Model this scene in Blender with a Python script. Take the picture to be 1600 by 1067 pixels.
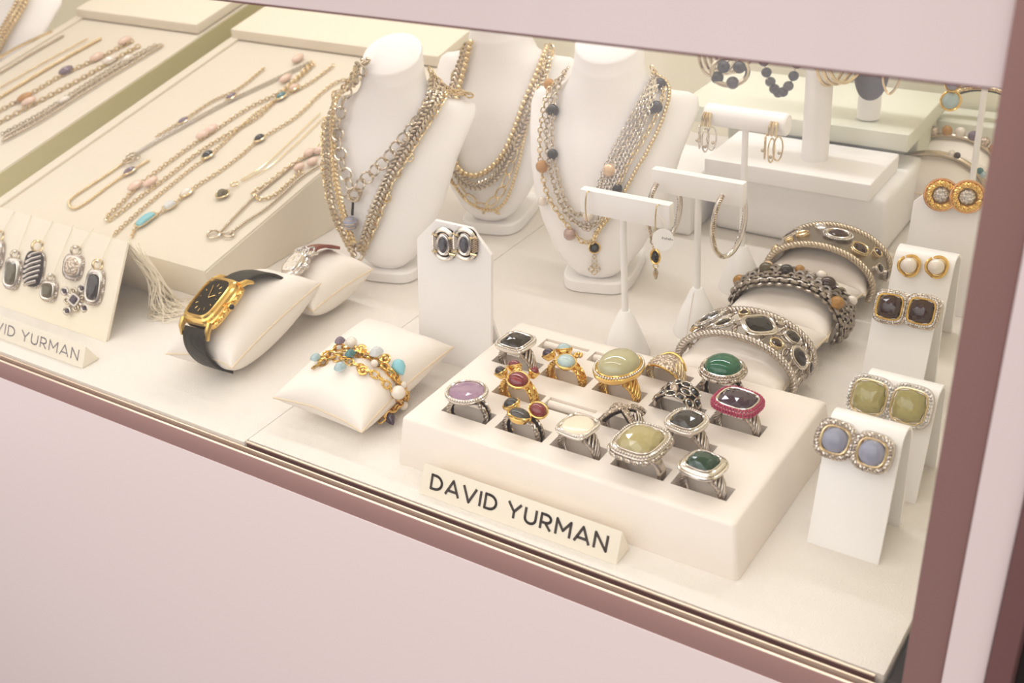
import bpy, bmesh, math, random
from math import sin, cos, pi, radians as rad, sqrt
from mathutils import Matrix, Vector
from mathutils.bvhtree import BVHTree
random.seed(7)
U = 0.001                                    # every length below is written in millimetres
SC = bpy.context.scene
COL = SC.collection
for o in list(bpy.data.objects):
    bpy.data.objects.remove(o)

# ------------------------------------------------------------------ camera
CAM = Vector((76.453, -319.586, 326.668))
FPX = 1855.0
_r, _p, _y = rad(4.5), rad(30.1), rad(35.5)
ROT = (Matrix.Rotation(_y, 3, 'Z') @ Matrix(((1, 0, 0), (0, cos(_p), sin(_p)), (0, -sin(_p), cos(_p))))
       @ Matrix(((cos(_r), 0, sin(_r)), (0, 1, 0), (-sin(_r), 0, cos(_r)))))
cam = bpy.data.cameras.new('camera')
cam_o = bpy.data.objects.new('camera', cam)
COL.objects.link(cam_o)
X, Y, Z = ROT.col[0], ROT.col[1], ROT.col[2]
cam_o.matrix_world = Matrix(((X[0], Z[0], -Y[0], CAM.x * U), (X[1], Z[1], -Y[1], CAM.y * U), (X[2], Z[2], -Y[2], CAM.z * U), (0, 0, 0, 1)))
cam.sensor_width = 36.0
cam.lens = FPX / 1600 * 36
cam.clip_start = 0.01
cam.clip_end = 50
cam.dof.use_dof = True
cam.dof.focus_distance = 0.575
cam.dof.aperture_fstop = 15
SC.camera = cam_o

# ------------------------------------------------------------------ world and lights
w = bpy.data.worlds.new('shop')
SC.world = w
w.use_nodes = True
nt = w.node_tree
bg = nt.nodes['Background']
tc = nt.nodes.new('ShaderNodeTexCoord')
sp = nt.nodes.new('ShaderNodeSeparateXYZ')
mr = nt.nodes.new('ShaderNodeMapRange')
cr = nt.nodes.new('ShaderNodeValToRGB')
nt.links.new(tc.outputs['Generated'], sp.inputs[0])
nt.links.new(sp.outputs['Z'], mr.inputs[0])
mr.inputs[1].default_value = -1
mr.inputs[2].default_value = 1
nt.links.new(mr.outputs[0], cr.inputs[0])


def wmath(op, a, b=None):
    q = nt.nodes.new('ShaderNodeMath')
    q.operation = op
    for i_, v_ in enumerate((a, b)):
        if v_ is None:
            continue
        if isinstance(v_, (int, float)):
            q.inputs[i_].default_value = v_
        else:
            nt.links.new(v_, q.inputs[i_])
    return q.outputs[0]


def wstep(v_, a, b):
    q = nt.nodes.new('ShaderNodeMapRange')
    q.interpolation_type = 'SMOOTHSTEP'
    nt.links.new(v_, q.inputs[0])
    q.inputs[1].default_value = a
    q.inputs[2].default_value = b
    return q.outputs[0]


# a bright shop window across the room, with darker mullions; it is what the glass and the gloss of the header mirror
tn = wmath('DIVIDE', sp.outputs['X'], wmath('MULTIPLY', wmath('MINIMUM', sp.outputs['Y'], -.01), -1.))
win = wmath('MULTIPLY', wstep(tn, -.72, -.66), wstep(tn, -.25, -.30))
win = wmath('MULTIPLY', win, wmath('MULTIPLY', wstep(sp.outputs['Z'], -.43, -.35), wstep(sp.outputs['Z'], .30, .22)))
mul = wmath('ADD', wmath('MULTIPLY', wstep(wmath('SINE', wmath('MULTIPLY', tn, 42.)), -.75, -.35), .45), .55)
win = wmath('MULTIPLY', win, mul)
wm = nt.nodes.new('ShaderNodeMix')
wm.data_type = 'RGBA'
wm.blend_type = 'ADD'
wm.clamp_result = False
nt.links.new(win, wm.inputs[0])
nt.links.new(cr.outputs[0], wm.inputs[6])
wm.inputs[7].default_value = (.85, .8, .83, 1)
nt.links.new(wm.outputs[2], bg.inputs[0])
e = cr.color_ramp.elements
e[0].position = 0.0
e[0].color = (0.3, 0.27, 0.27, 1)
e[1].position = 1.0
e[1].color = (2.0, 1.95, 1.92, 1)
for ps, c in ((0.275, (0.24, 0.215, 0.215, 1)), (0.345, (0.75, 0.69, 0.69, 1)), (0.43, (0.2, 0.175, 0.175, 1)), (0.60, (0.26, 0.24, 0.235, 1)), (0.72, (1.35, 1.31, 1.29, 1))):
    q = cr.color_ramp.elements.new(ps)
    q.color = c
bg.inputs[1].default_value = .92


def area(name, loc, target, sx, sy, power, col):
    l = bpy.data.lights.new(name, 'AREA')
    l.shape = 'RECTANGLE'
    l.size, l.size_y = sx * U, sy * U
    l.energy = power
    l.color = col
    o = bpy.data.objects.new(name, l)
    COL.objects.link(o)
    o.location = Vector(loc) * U
    o.rotation_euler = (Vector(target) - Vector(loc)).to_track_quat('-Z', 'Y').to_euler()
    return o


area('case_lamp_front', (-420, 70, 545), (-420, 120, 0), 1250, 22, .48, (1, 1.01, 1.07))
area('case_lamp_back', (-420, 365, 545), (-420, 270, 0), 1250, 28, 1.5, (1, 1.01, 1.08))

vs = SC.view_settings
vs.view_transform = 'Standard'
vs.look = 'None'
vs.gamma = 1
vs.exposure = 0.68
SC.display_settings.display_device = 'sRGB'


# ------------------------------------------------------------------ picture rays (to read real positions off the photograph)
def ray(u, v):
    return ROT @ Vector(((u - 800) / FPX, 1, -(v - 533) / FPX))


def at(u, v, z=0.0):
    d = ray(u, v)
    return CAM + d * ((z - CAM.z) / d.z)


def aty(u, v, y):
    d = ray(u, v)
    return CAM + d * ((y - CAM.y) / d.y)


def atp(u, v, p0, n):
    d = ray(u, v)
    return CAM + d * ((Vector(p0) - CAM).dot(n) / d.dot(n))


# ------------------------------------------------------------------ materials
def lin(h):
    c = [int(h[i:i + 2], 16) / 255 for i in (0, 2, 4)]
    return tuple([x / 12.92 if x <= .04045 else ((x + .055) / 1.055) ** 2.4 for x in c] + [1])


def mat(name, col, rough=.5, metal=0., bump=0., scale=400., spec=None, trans=0., ior=1.5, coat=0., mottling=0., sheen=0.):
    m = bpy.data.materials.new(name)
    m.use_nodes = True
    n = m.node_tree
    b = n.nodes['Principled BSDF']
    c = lin(col) if isinstance(col, str) else col
    b.inputs['Base Color'].default_value = c
    b.inputs['Roughness'].default_value = rough
    b.inputs['Metallic'].default_value = metal
    b.inputs['IOR'].default_value = ior
    if spec is not None:
        b.inputs['Specular IOR Level'].default_value = spec
    b.inputs['Transmission Weight'].default_value = trans
    b.inputs['Coat Weight'].default_value = coat
    b.inputs['Sheen Weight'].default_value = sheen
    if bump or mottling:
        t = n.nodes.new('ShaderNodeTexCoord')
        x = n.nodes.new('ShaderNodeTexNoise')
        x.inputs['Scale'].default_value = scale
        x.inputs['Detail'].default_value = 4
        n.links.new(t.outputs['Object'], x.inputs['Vector'])
        if bump:
            bp = n.nodes.new('ShaderNodeBump')
            bp.inputs['Strength'].default_value = bump
            bp.inputs['Distance'].default_value = .0006
            n.links.new(x.outputs['Fac'], bp.inputs['Height'])
            n.links.new(bp.outputs[0], b.inputs['Normal'])
        if mottling:
            x2 = n.nodes.new('ShaderNodeTexNoise')
            x2.inputs['Scale'].default_value = scale * .12
            n.links.new(t.outputs['Object'], x2.inputs['Vector'])
            mx = n.nodes.new('ShaderNodeMix')
            mx.data_type = 'RGBA'
            mx.inputs[6].default_value = c
            mx.inputs[7].default_value = tuple(k * (1 - mottling) for k in c[:3]) + (1,)
            n.links.new(x2.outputs['Fac'], mx.inputs[0])
            n.links.new(mx.outputs[2], b.inputs['Base Color'])
    return m


def pave_mat(name, col, scale=900.):
    m = mat(name, col, .18, .55)
    n = m.node_tree
    b = n.nodes['Principled BSDF']
    t = n.nodes.new('ShaderNodeTexCoord')
    v = n.nodes.new('ShaderNodeTexVoronoi')
    v.inputs['Scale'].default_value = scale
    n.links.new(t.outputs['Object'], v.inputs['Vector'])
    bp = n.nodes.new('ShaderNodeBump')
    bp.inputs['Strength'].default_value = .9
    bp.inputs['Distance'].default_value = .0006
    n.links.new(v.outputs['Distance'], bp.inputs['Height'])
    n.links.new(bp.outputs[0], b.inputs['Normal'])
    r = n.nodes.new('ShaderNodeValToRGB')
    c = lin(col)
    r.color_ramp.elements[0].position = .25
    r.color_ramp.elements[0].color = c
    r.color_ramp.elements[1].position = .75
    r.color_ramp.elements[1].color = tuple(k * .5 for k in c[:3]) + (1,)
    n.links.new(v.outputs['Distance'], r.inputs[0])
    n.links.new(r.outputs[0], b.inputs['Base Color'])
    return m


PILE = mat('cream_pile_fabric', 'eee6dc', .95, bump=.9, scale=1500, mottling=.05, sheen=.2)
LEATH = mat('white_leatherette', 'f8f4f1', .5, bump=.12, scale=900)
LINEN = mat('cream_linen_card', 'efe4d0', .8, bump=.15, scale=1600)
SUEDE = mat('ivory_suede', 'f3e8dd', .9, bump=.15, scale=1200, mottling=.03)
SATIN = mat('cream_satin', 'f1e8de', .5, bump=.15, scale=260)
SEAM = mat('cream_seam', 'e6d3b6', .7)
TRAYM = mat('cream_tray_fabric', 'dfd4c1', .85, bump=.15, scale=1500)
SIDE_SHADE = mat('tray_side_olive_shade', 'c6bc88', .85, bump=.2, scale=1500)  # greenish shadow on the far left tray's side, painted in as its colour
WHITEBOX = mat('white_display_block', 'fbf8f6', .6, bump=.08, scale=900)
GREENBOX = mat('pale_green_display_block', 'e6e6d4', .6, bump=.08, scale=900)
PLASTIC = mat('white_plastic', 'fbf8f5', .3)
ACRYL = mat('frosted_acrylic', 'f3e9d6', .35, spec=.6)
INK = mat('dark_brown_lettering', '3c2f2a', .6)
INKG = mat('grey_lettering', '8b8084', .6)
PAINT = mat('pink_white_laminate', 'd6c5c2', .3, bump=.03, scale=200, coat=.3)
RAIL = mat('rose_brown_metal_rail', 'a58079', .42, .3, bump=.1, scale=1600)
BROWN = mat('brown_metal_frame', '94706a', .42, .35, bump=.1, scale=1600)
BROWND = mat('dark_brown_frame', '6d4a48', .5, .2)
EDGE = mat('polished_frame_edge', 'f3dcc8', .25, .5)
BLACK = mat('black_frame_fill', '1c1210', .7)
CREAMWALL = mat('cream_back_panel', 'f3edd6', .7, bump=.05, scale=300)
SILVER = mat('silver', 'c4bab0', .2, 1.)
SILVERM = mat('warm_chain_silver', 'c9bba6', .24, 1.)
PALEG = mat('pale_gold', 'e2cda4', .22, 1.)
GOLD = mat('yellow_gold', 'e8c274', .17, 1.)
ROSE = mat('rose_gold', 'dfb083', .22, 1.)
GREYSILVER = mat('satin_grey_silver', 'a0978d', .28, 1.)
BRONZE = mat('dark_bronze', '8f6a3a', .3, 1.)
OXID = mat('oxidised_silver', '2e2620', .45, .8)
SILVERW = mat('bright_white_silver', 'dfd8d0', .16, 1.)
PAVE = pave_mat('pave_diamonds', 'f4efe8')
PAVER = pave_mat('pave_rubies', 'e0507a')
PAVEG = pave_mat('pave_champagne', 'e6d2bd')


def gemm(name, col, trans=.35, rough=.03, coat=0.):
    return mat(name, col, rough, 0, trans=trans, ior=1.58, coat=coat)


G_BLACK = gemm('black_onyx', '0e0b09', 0.)
G_SMOKE = gemm('smoky_quartz', '241a13', .1, .02, .35)
G_GREY = gemm('grey_quartz', '39342f', .1, .02, .35)
G_BROWN = gemm('brown_topaz', '3a1c10', .2, .02, .3)
G_GARNET = gemm('garnet', '8e1522', .4, .02, .45)
G_PURPLE = gemm('purple_amethyst', '3e2238', .2, .02, .35)
G_LILAC = gemm('lilac_mother_of_pearl', 'b08fa6', .2)
G_LEMON = gemm('lemon_quartz', 'f0e7b4', .45, .02, .6)
G_CITRINE = gemm('citrine_quartz', 'd9c88a', .4, .02, .5)
G_PERIDOT = gemm('yellow_green_quartz', 'd2c680', .55, .02, .7)
G_GREEN = gemm('green_onyx', '0a5f3f', .05, .03, .3)
G_EMER = gemm('dark_green_onyx', '073a27', .1, .02, .35)
G_BLUE = gemm('pale_blue_topaz', 'c2dde2', .3, .02, .4)
G_MILK = gemm('milky_white_stone', 'e6d8c0', 0., .2)
G_CHALC = gemm('lavender_chalcedony', '9ea0b4', .1)
G_TURQ = gemm('turquoise', '86c2cc', 0., .2)
G_TEAL = gemm('teal_stone', '4f7f80', .1)
G_PINK = gemm('pink_coral_quartz', 'ecccb8', .1, .15)
G_AMBER = gemm('amber_citrine', 'd9a04e', .45)
G_OLIVE = gemm('olive_quartz', '5f5330', .2, .02, .3)
G_MAUVE = gemm('mauve_stone', '7d6a78', .1)
G_CRYST = gemm('white_crystal', 'eef0f0', .3)
PEARL = mat('pearl', 'e9ddd0', .14, 0, coat=.8, spec=.7)
PEARLP = mat('peach_pearl', 'dfbc96', .16, .2, coat=.8)
PEARLR = mat('rose_pearl', 'b99d92', .16, .2, coat=.8)
LEATHB = mat('black_crocodile_leather', '2a251b', .5, bump=.8, scale=320, spec=.3)
LEATHR = mat('red_brown_leather', '7c3c2a', .45, bump=.5, scale=320)
DIAL = mat('black_gilt_dial', '21190b', .18, .2)
THREAD = mat('cream_thread', 'f2e6d0', .8)
PAPER = mat('white_paper_tag', 'f6f3ef', .6)

m = bpy.data.materials.new('window_glass')
m.use_nodes = True
n = m.node_tree
n.nodes.remove(n.nodes['Principled BSDF'])
tr = n.nodes.new('ShaderNodeBsdfTransparent')
tr.inputs[0].default_value = (.985, .985, .975, 1)
gl = n.nodes.new('ShaderNodeBsdfGlossy')
gl.inputs['Roughness'].default_value = .02
lw = n.nodes.new('ShaderNodeLayerWeight')
lw.inputs[0].default_value = .5
pw = n.nodes.new('ShaderNodeMath')
pw.operation = 'POWER'
pw.inputs[1].default_value = 5
n.links.new(lw.outputs['Facing'], pw.inputs[0])
ma = n.nodes.new('ShaderNodeMath')
ma.operation = 'MULTIPLY_ADD'
ma.inputs[1].default_value = .95
ma.inputs[2].default_value = .045
n.links.new(pw.outputs[0], ma.inputs[0])
mx = n.nodes.new('ShaderNodeMixShader')
n.links.new(ma.outputs[0], mx.inputs[0])
n.links.new(tr.outputs[0], mx.inputs[1])
n.links.new(gl.outputs[0], mx.inputs[2])
n.links.new(mx.outputs[0], n.nodes['Material Output'].inputs[0])
GLASS = m


# ------------------------------------------------------------------ mesh builder
def frames(path, closed=False):
    P = [Vector(p) for p in path]
    k = len(P)
    T = []
    for i in range(k):
        a = P[(i - 1) % k] if (closed or i > 0) else P[i]
        b = P[(i + 1) % k] if (closed or i < k - 1) else P[i]
        t = b - a
        T.append(t.normalized() if t.length > 1e-9 else Vector((0, 0, 1)))
    t0 = T[0]
    up = Vector((0, 0, 1)) if abs(t0.z) < .9 else Vector((0, 1, 0))
    nrm = (up - t0 * up.dot(t0)).normalized()
    out = []
    for i in range(k):
        t = T[i]
        if i:
            nrm = T[i - 1].rotation_difference(t) @ nrm
        nrm = (nrm - t * nrm.dot(t)).normalized()
        out.append((P[i], t, nrm, t.cross(nrm)))
    return out


def resample(path, step, closed=False):
    P = [Vector(p) for p in path]
    if closed:
        P = P + [P[0]]
    L = [0]
    for a, b in zip(P, P[1:]):
        L.append(L[-1] + (b - a).length)
    k = max(2, int(round(L[-1] / step)) + 1)
    out = []
    j = 0
    for i in range(k):
        s = L[-1] * i / (k - 1)
        while j < len(L) - 2 and L[j + 1] < s:
            j += 1
        d = L[j + 1] - L[j]
        out.append(P[j].lerp(P[j + 1], (s - L[j]) / d if d > 0 else 0))
    return out[:-1] if closed else out


def smooth(path, sub=6, closed=False):
    P = [Vector(p) for p in path]
    k = len(P)
    if k < 3:
        return P
    out = []
    for i in range(k if closed else k - 1):
        p0 = P[(i - 1) % k] if (closed or i > 0) else P[i] * 2 - P[i + 1]
        p1 = P[i]
        p2 = P[(i + 1) % k]
        p3 = P[(i + 2) % k] if (closed or i < k - 2) else p2 * 2 - p1
        for j in range(sub):
            t = j / sub
            out.append(.5 * ((2 * p1) + (p2 - p0) * t + (2 * p0 - 5 * p1 + 4 * p2 - p3) * t * t + (3 * p1 - p0 - 3 * p2 + p3) * t ** 3))
    if not closed:
        out.append(P[-1])
    return out


def sup(w, h, ex=2., k=32, z=0., ph=0.):
    out = []
    for i in range(k):
        a = 2 * pi * (i + ph) / k
        c, s = cos(a), sin(a)
        out.append(Vector((w * math.copysign(abs(c) ** (2 / ex), c), h * math.copysign(abs(s) ** (2 / ex), s), z)))
    return out


def frame(pos, nrm, up):
    zz = Vector(nrm).normalized()
    yy = Vector(up)
    yy = (yy - zz * yy.dot(zz)).normalized()
    xx = yy.cross(zz)
    return Matrix(((xx.x, yy.x, zz.x, pos[0]), (xx.y, yy.y, zz.y, pos[1]), (xx.z, yy.z, zz.z, pos[2]), (0, 0, 0, 1)))


NF = [None]          # surface normal that chains lie against, while they are being laid


class MB:
    def __init__(self, M=None):
        self.v, self.f = [], []
        self.M = M

    def add(self, vs, fs, M=None):
        b = len(self.v)
        for p in vs:
            p = Vector(p)
            if M is not None:
                p = M @ p
            if self.M is not None:
                p = self.M @ p
            self.v.append(p)
        self.f += [tuple(i + b for i in q) for q in fs]
        return self

    def loft(self, rings, cap0=True, cap1=True, wrap=False, M=None):
        k = len(rings[0])
        vs = [p for r in rings for p in r]
        fs = []
        R = len(rings)
        for i in range(R if wrap else R - 1):
            for j in range(k):
                a, b = i * k, ((i + 1) % R) * k
                fs.append((a + j, a + (j + 1) % k, b + (j + 1) % k, b + j))
        if not wrap:
            if cap0:
                fs.append(tuple(reversed(range(k))))
            if cap1:
                fs.append(tuple(range((R - 1) * k, R * k)))
        return self.add(vs, fs, M)

    def box(self, x0, x1, y0, y1, z0, z1, M=None):
        return self.loft([[(x0, y0, z0), (x1, y0, z0), (x1, y1, z0), (x0, y1, z0)], [(x0, y0, z1), (x1, y0, z1), (x1, y1, z1), (x0, y1, z1)]], M=M)

    def prism(self, poly, x0, x1, M=None):
        """polygon of (y, z) swept along x"""
        return self.loft([[(x0, y, z) for y, z in poly], [(x1, y, z) for y, z in poly]], M=M)

    def tube(self, path, r, k=8, closed=False, radii=None, M=None, flat=1.):
        fr_ = frames(path, closed)
        rings = []
        for i, (p, t, a, b) in enumerate(fr_):
            q = radii[i] if radii else r
            rings.append([p + a * (q * cos(2 * pi * j / k)) + b * (q * flat * sin(2 * pi * j / k)) for j in range(k)])
        return self.loft(rings, wrap=closed, M=M)

    def cable(self, path, R, r, strands=4, pitch=8., k=5, closed=False, taper=None, M=None, wide=None):
        path = resample(path, pitch / 9., closed)
        fr_ = frames(path, closed)
        kk = len(fr_)
        L = 0.
        turns = None
        tot = sum((Vector(path[(i + 1) % kk]) - Vector(path[i])).length for i in range(kk if closed else kk - 1))
        turns = max(1, round(tot / pitch))
        for s in range(strands):
            pts, rr = [], []
            for i, (p, t, a, b) in enumerate(fr_):
                an = 2 * pi * (turns * i / kk + s / strands)
                g = taper(i / (kk - 1)) if taper else 1.
                wd = wide(i / (kk - 1)) if wide else 1.
                pts.append(p + (a * cos(an) + b * (sin(an) * wd)) * R * g)
                rr.append(r * g)
            self.tube(pts, r, k, closed, rr, M)
        return self

    def torus(self, R, r, k=20, j=7, M=None, sx=1., sy=1.):
        return self.tube([(R * sx * cos(2 * pi * i / k), R * sy * sin(2 * pi * i / k), 0) for i in range(k)], r, j, True, M=M)

    def ball(self, c, rx, ry=None, rz=None, k=12, j=8, M=None, half=False):
        ry = rx if ry is None else ry
        rz = rx if rz is None else rz
        rings = []
        a0 = 0. if half else -pi / 2
        for i in range(j + 1):
            a = a0 + (pi / 2 - a0) * i / j
            q = max(cos(a), 1e-3)
            rings.append([(c[0] + rx * q * cos(2 * pi * m_ / k), c[1] + ry * q * sin(2 * pi * m_ / k), c[2] + rz * sin(a)) for m_ in range(k)])
        return self.loft(rings, M=M)

    def lathe(self, prof, k=28, M=None):
        return self.loft([[(r * cos(2 * pi * i / k), r * sin(2 * pi * i / k), z) for i in range(k)] for r, z in prof], M=M)

    def gem(self, w, h, d, ex=2., k=16, z=0., table=.45, M=None, rows=((1., 0.), (.88, .42), (.66, .76), (.4, .95))):
        if table >= .36:
            rows = ((1., 0.), ((1 + table) / 2 + .03, .6))
        rings = []
        for n_, (s, t) in enumerate(rows):
            rings.append(sup(w * s, h * s, ex if n_ == 0 else max(2., ex - .4 * n_), k, z + d * t, .5 * (n_ % 2)))
        rings.append(sup(w * table, h * table, 2., k, z + d, .5 * (len(rows) % 2)))
        vs = [p for r in rings for p in r]
        fs = []
        for i in range(len(rings) - 1):
            for j in range(k):
                a, b = i * k, (i + 1) * k
                jn = (j + 1) % k
                if i % 2 == 0:
                    fs += [(a + j, a + jn, b + j), (a + jn, b + jn, b + j)]
                else:
                    fs += [(a + j, b + jn, b + j), (a + j, a + jn, b + jn)]
        fs.append(tuple(range((len(rings) - 1) * k, len(rings) * k)))
        fs.append(tuple(reversed(range(k))))
        return self.add(vs, fs, M)

    def beads_on(self, path, r, step, closed=True, k=8, j=5, M=None, sz=1.):
        for p in resample(path, step, closed):
            self.ball(p, r, r, r * sz, k, j, M=M)
        return self

    def chain(self, path, style='cable', s=1., closed=False, nf=None):
        """links laid along a path; s is the link scale in mm"""
        s *= 1.3
        nf = nf or NF[0]

        def frames_on(pts):
            f_ = frames(pts, closed)
            if nf is None:
                return f_
            out = []
            for p, t, a, b in f_:
                a = nf(p)
                a = (a - t * a.dot(t)).normalized()
                out.append((p, t, a, t.cross(a)))
            return out
        if style == 'bead':
            for p in resample(path, 1.75 * s, closed):
                self.ball(p, s, k=7, j=5)
            return self
        if style == 'wheat':
            fr_ = frames_on(resample(path, 1.25 * s, closed))
            for i, (p, t, a, b) in enumerate(fr_):
                for sd in (-1, 1):
                    ax = (t * .78 + b * .62 * sd).normalized()
                    M = frame(p + b * (.62 * s * sd) + a * (.25 * s), a, ax)
                    self.ball((0, 0, 0), .5 * s, 1.0 * s, .5 * s, 6, 4, M=M)
            return self
        if style == 'mesh':
            fr_ = frames_on(resample(path, 1.1 * s, closed))
            for i, (p, t, a, b) in enumerate(fr_):
                for q in (-1, 0, 1):
                    self.ball(p + b * (q * .85 * s + (.4 * s if i % 2 else 0)), .52 * s, k=6, j=4)
            return self
        L, W, wr = {'cable': (1.5, 1.0, .34), 'fine': (1.25, .85, .32), 'ring': (2.0, 1.85, .34), 'oval': (3.0, 1.5, .36), 'box': (1.05, 1.0, .42)}[style]
        step = (2 * L - 2.1 * wr) * s if style != 'box' else 1.3 * s
        fr_ = frames_on(resample(path, step, closed))
        for i, (p, t, a, b) in enumerate(fr_):
            an = rad(40) if i % 2 else rad(-40)
            if style in ('ring', 'oval'):
                an = rad(22) if i % 2 else rad(-30)
            nr = a * cos(an) + b * sin(an)
            self.torus(1., wr * s, 10, 5, M=frame(p, nr, t), sx=W * s, sy=L * s)
        return self

    def bvh(self):
        return BVHTree.FromPolygons([tuple(p) for p in self.v], self.f)

    def build(self, name, material, parent=None, flat=False, bevel=0., seg=2, origin=(0, 0, 0), sharp=40, sub=0):
        me = bpy.data.meshes.new(name)
        o_ = Vector(origin)
        me.from_pydata([tuple((p - o_) * U) for p in self.v], [], self.f)
        if bevel:
            bm = bmesh.new()
            bm.from_mesh(me)
            bmesh.ops.remove_doubles(bm, verts=bm.verts, dist=1e-6)
            bmesh.ops.recalc_face_normals(bm, faces=bm.faces)
            ed = [e_ for e_ in bm.edges if e_.is_manifold and e_.calc_face_angle(0) > rad(25)]
            bmesh.ops.bevel(bm, geom=ed, offset=bevel * U, segments=seg, affect='EDGES', profile=.6)
            bm.to_mesh(me)
            bm.free()
        me.validate()
        me.materials.append(material)
        if not flat:
            me.polygons.foreach_set('use_smooth', [True] * len(me.polygons))
            me.set_sharp_from_angle(angle=rad(sharp))
        me.update()
        o = bpy.data.objects.new(name, me)
        COL.objects.link(o)
        if parent:
            o.parent = parent
        else:
            o.location = o_ * U
        if sub:
            md = o.modifiers.new('subdivision', 'SUBSURF')
            md.levels = md.render_levels = sub
        return o


def tag(o, label=None, cat=None, group=None, kind=None):
    for k_, v_ in (('label', label), ('category', cat), ('group', group), ('kind', kind)):
        if v_:
            o[k_] = v_
    return o


def thing(name, label, cat, loc=(0, 0, 0), group=None, M=None):
    o = bpy.data.objects.new(name, None)
    o.empty_display_size = .01
    COL.objects.link(o)
    if M is not None:
        Mm = M.copy()
        Mm.translation = M.translation * U
        o.matrix_world = Mm
    else:
        o.location = Vector(loc) * U
    return tag(o, label, cat, group)


def struct(name, mb, m_, parent=None, **kw):
    o = mb.build(name, m_, parent, **kw)
    if parent is None:
        o['kind'] = 'structure'
    return o


# ------------------------------------------------------------------ the show case
YB = 470
struct('floor', MB().loft([[(x, y, z) for x, y in ((-316, 0), (1, 0), (1, 34), (26, 52), (26, YB), (-316, YB))] for z in (-14, 0)]), PILE, bevel=1.0, seg=2)
struct('floor', MB().box(-1250, -316.15, -2.6, YB, -14, -.1), PILE, bevel=1.0, seg=2)
struct('wall_back', MB().box(-1250, 40, YB, YB + 8, -20, 570), CREAMWALL)
struct('wall_right', MB().box(34, 42, 6, YB, -20, 570), CREAMWALL)
struct('wall_left', MB().box(-1258, -1250, 0, YB, -20, 570), CREAMWALL)
struct('ceiling', MB().box(-1250, 40, 0, YB + 8, 562, 570), CREAMWALL)
g = tag(MB().box(-1250, 16, -6.5, -4.8, -1, 232).build('window_1', GLASS), kind='structure')
# header board over the glass, lower panel, frame profiles
struct('wall_front', MB().box(-1250, 140, -9.3, -8.0, -420, -13.6), PAINT, bevel=.6)
h = struct('wall_header', MB().box(-1250, 220, -12, -8, 223, 620), PAINT)
struct('trim_1', MB().box(-1250, 12, -12.15, -8, 222.3, 223), BROWND)
struct('trim_2', MB().box(-1250, 12, -9, -7.4, -13.6, -1.4), RAIL, bevel=.2)
struct('trim_3', MB().box(-1250, 12, -7.4, -1.0, -16, -9), BLACK)
struct('trim_4', MB().box(-1250, 12, -9.1, -8.1, -1.4, -.9), EDGE)
struct('trim_5', MB().box(-1250, 4, -5.0, -4.2, -9, -1.0), EDGE)
struct('trim_6', MB().box(-315, -2, -2.0, -1.0, -9, -.5), BROWND)
struct('trim_7', MB().box(-315, -2, -2.2, -1.2, -.5, 0.2), EDGE)
def upright(x0, x1, y0, y1, z0, z1):
    """a box whose top leans a touch to the right, like the frame"""
    k = .022
    return MB().loft([[(x + k * z, y, z) for x, y in ((x0, y0), (x1, y0), (x1, y1), (x0, y1))] for z in (z0, z1)])


struct('trim_8', upright(9.8, 22.2, -14, 6, -26, 620), BROWN, bevel=.5)
struct('wall_panel', upright(22.5, 35.2, -15.5, 6, -420, 620), PAINT, bevel=.3)
struct('trim_9', upright(35.5, 43, -17, 6, -420, 620), BROWND, bevel=.4)
struct('trim_11', upright(43.2, 90, -4, 6, -420, 620), BLACK)
struct('trim_gap_dark', MB().box(2.2, 11, -6, 33, -26, -3), BLACK)  # black filler: the dark of the gap beside the post, put in as colour


# ------------------------------------------------------------------ display furniture
def bust_rings():
    #        z   half width, front, back, y centre, exponent, sweep of the shoulders
    prof = [(7, 6, 3.5, 4, -19, 2.2, 0), (9, 11, 5, 5, -19.5, 2.2, 1), (14, 18, 7, 5, -19, 2.2, 2), (24, 26, 9, 5, -16.5, 2.2, 3), (36, 33, 10, 6, -13, 2.3, 5), (48, 38, 11, 7, -9, 2.3, 7),
            (60, 41.5, 11.5, 8, -5, 2.3, 10), (70, 44, 12, 9, -1, 2.3, 15), (78, 47, 12, 10, 2.5, 2.2, 24), (85, 49.5, 12, 10.5, 6, 2.1, 32), (90, 48, 12, 11, 8.5, 2.0, 36), (94, 43, 12.5, 12, 10.5, 2.0, 36), (97, 36.5, 13.2, 13.4, 12.5, 2.0, 32),
            (100, 30, 14.2, 15, 14.5, 2.0, 26), (104, 24.6, 15.4, 16.8, 16.8, 2.0, 14), (109, 21.2, 16.2, 17.6, 18.6, 2.0, 4), (115, 19.8, 16.8, 18, 20.2, 2.0, 0), (119, 19.6, 17.2, 18.4, 21.2, 2.0, 0),
            (119.6, 19.2, 16.8, 18.1, 21.3, 2., 0), (124.5, 19.2, 17, 18.2, 22, 2., 0), (126, 18.5, 16.4, 17.5, 22.2, 2., 0)]
    rings = []
    for n_, (z, hw, df, db, yc, ex, sw) in enumerate(prof):
        k = 48
        ring = []
        for i in range(k):
            a = 2 * pi * i / k
            c, s = cos(a), sin(a)
            x = hw * math.copysign(abs(c) ** (2 / ex), c)
            y = math.copysign(abs(s) ** (2 / ex), s) * (db if s > 0 else df)
            tl = .42 * min(1., max(0., (z - 104) / 16))
            q = (abs(x) / 46) ** 2
            ring.append(Vector((x * .96, yc + y + .6 * sw * q, z + tl * (y + 2) + .1 * sw * q)))
        rings.append(ring)
    return rings


BUSTS = []


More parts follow.
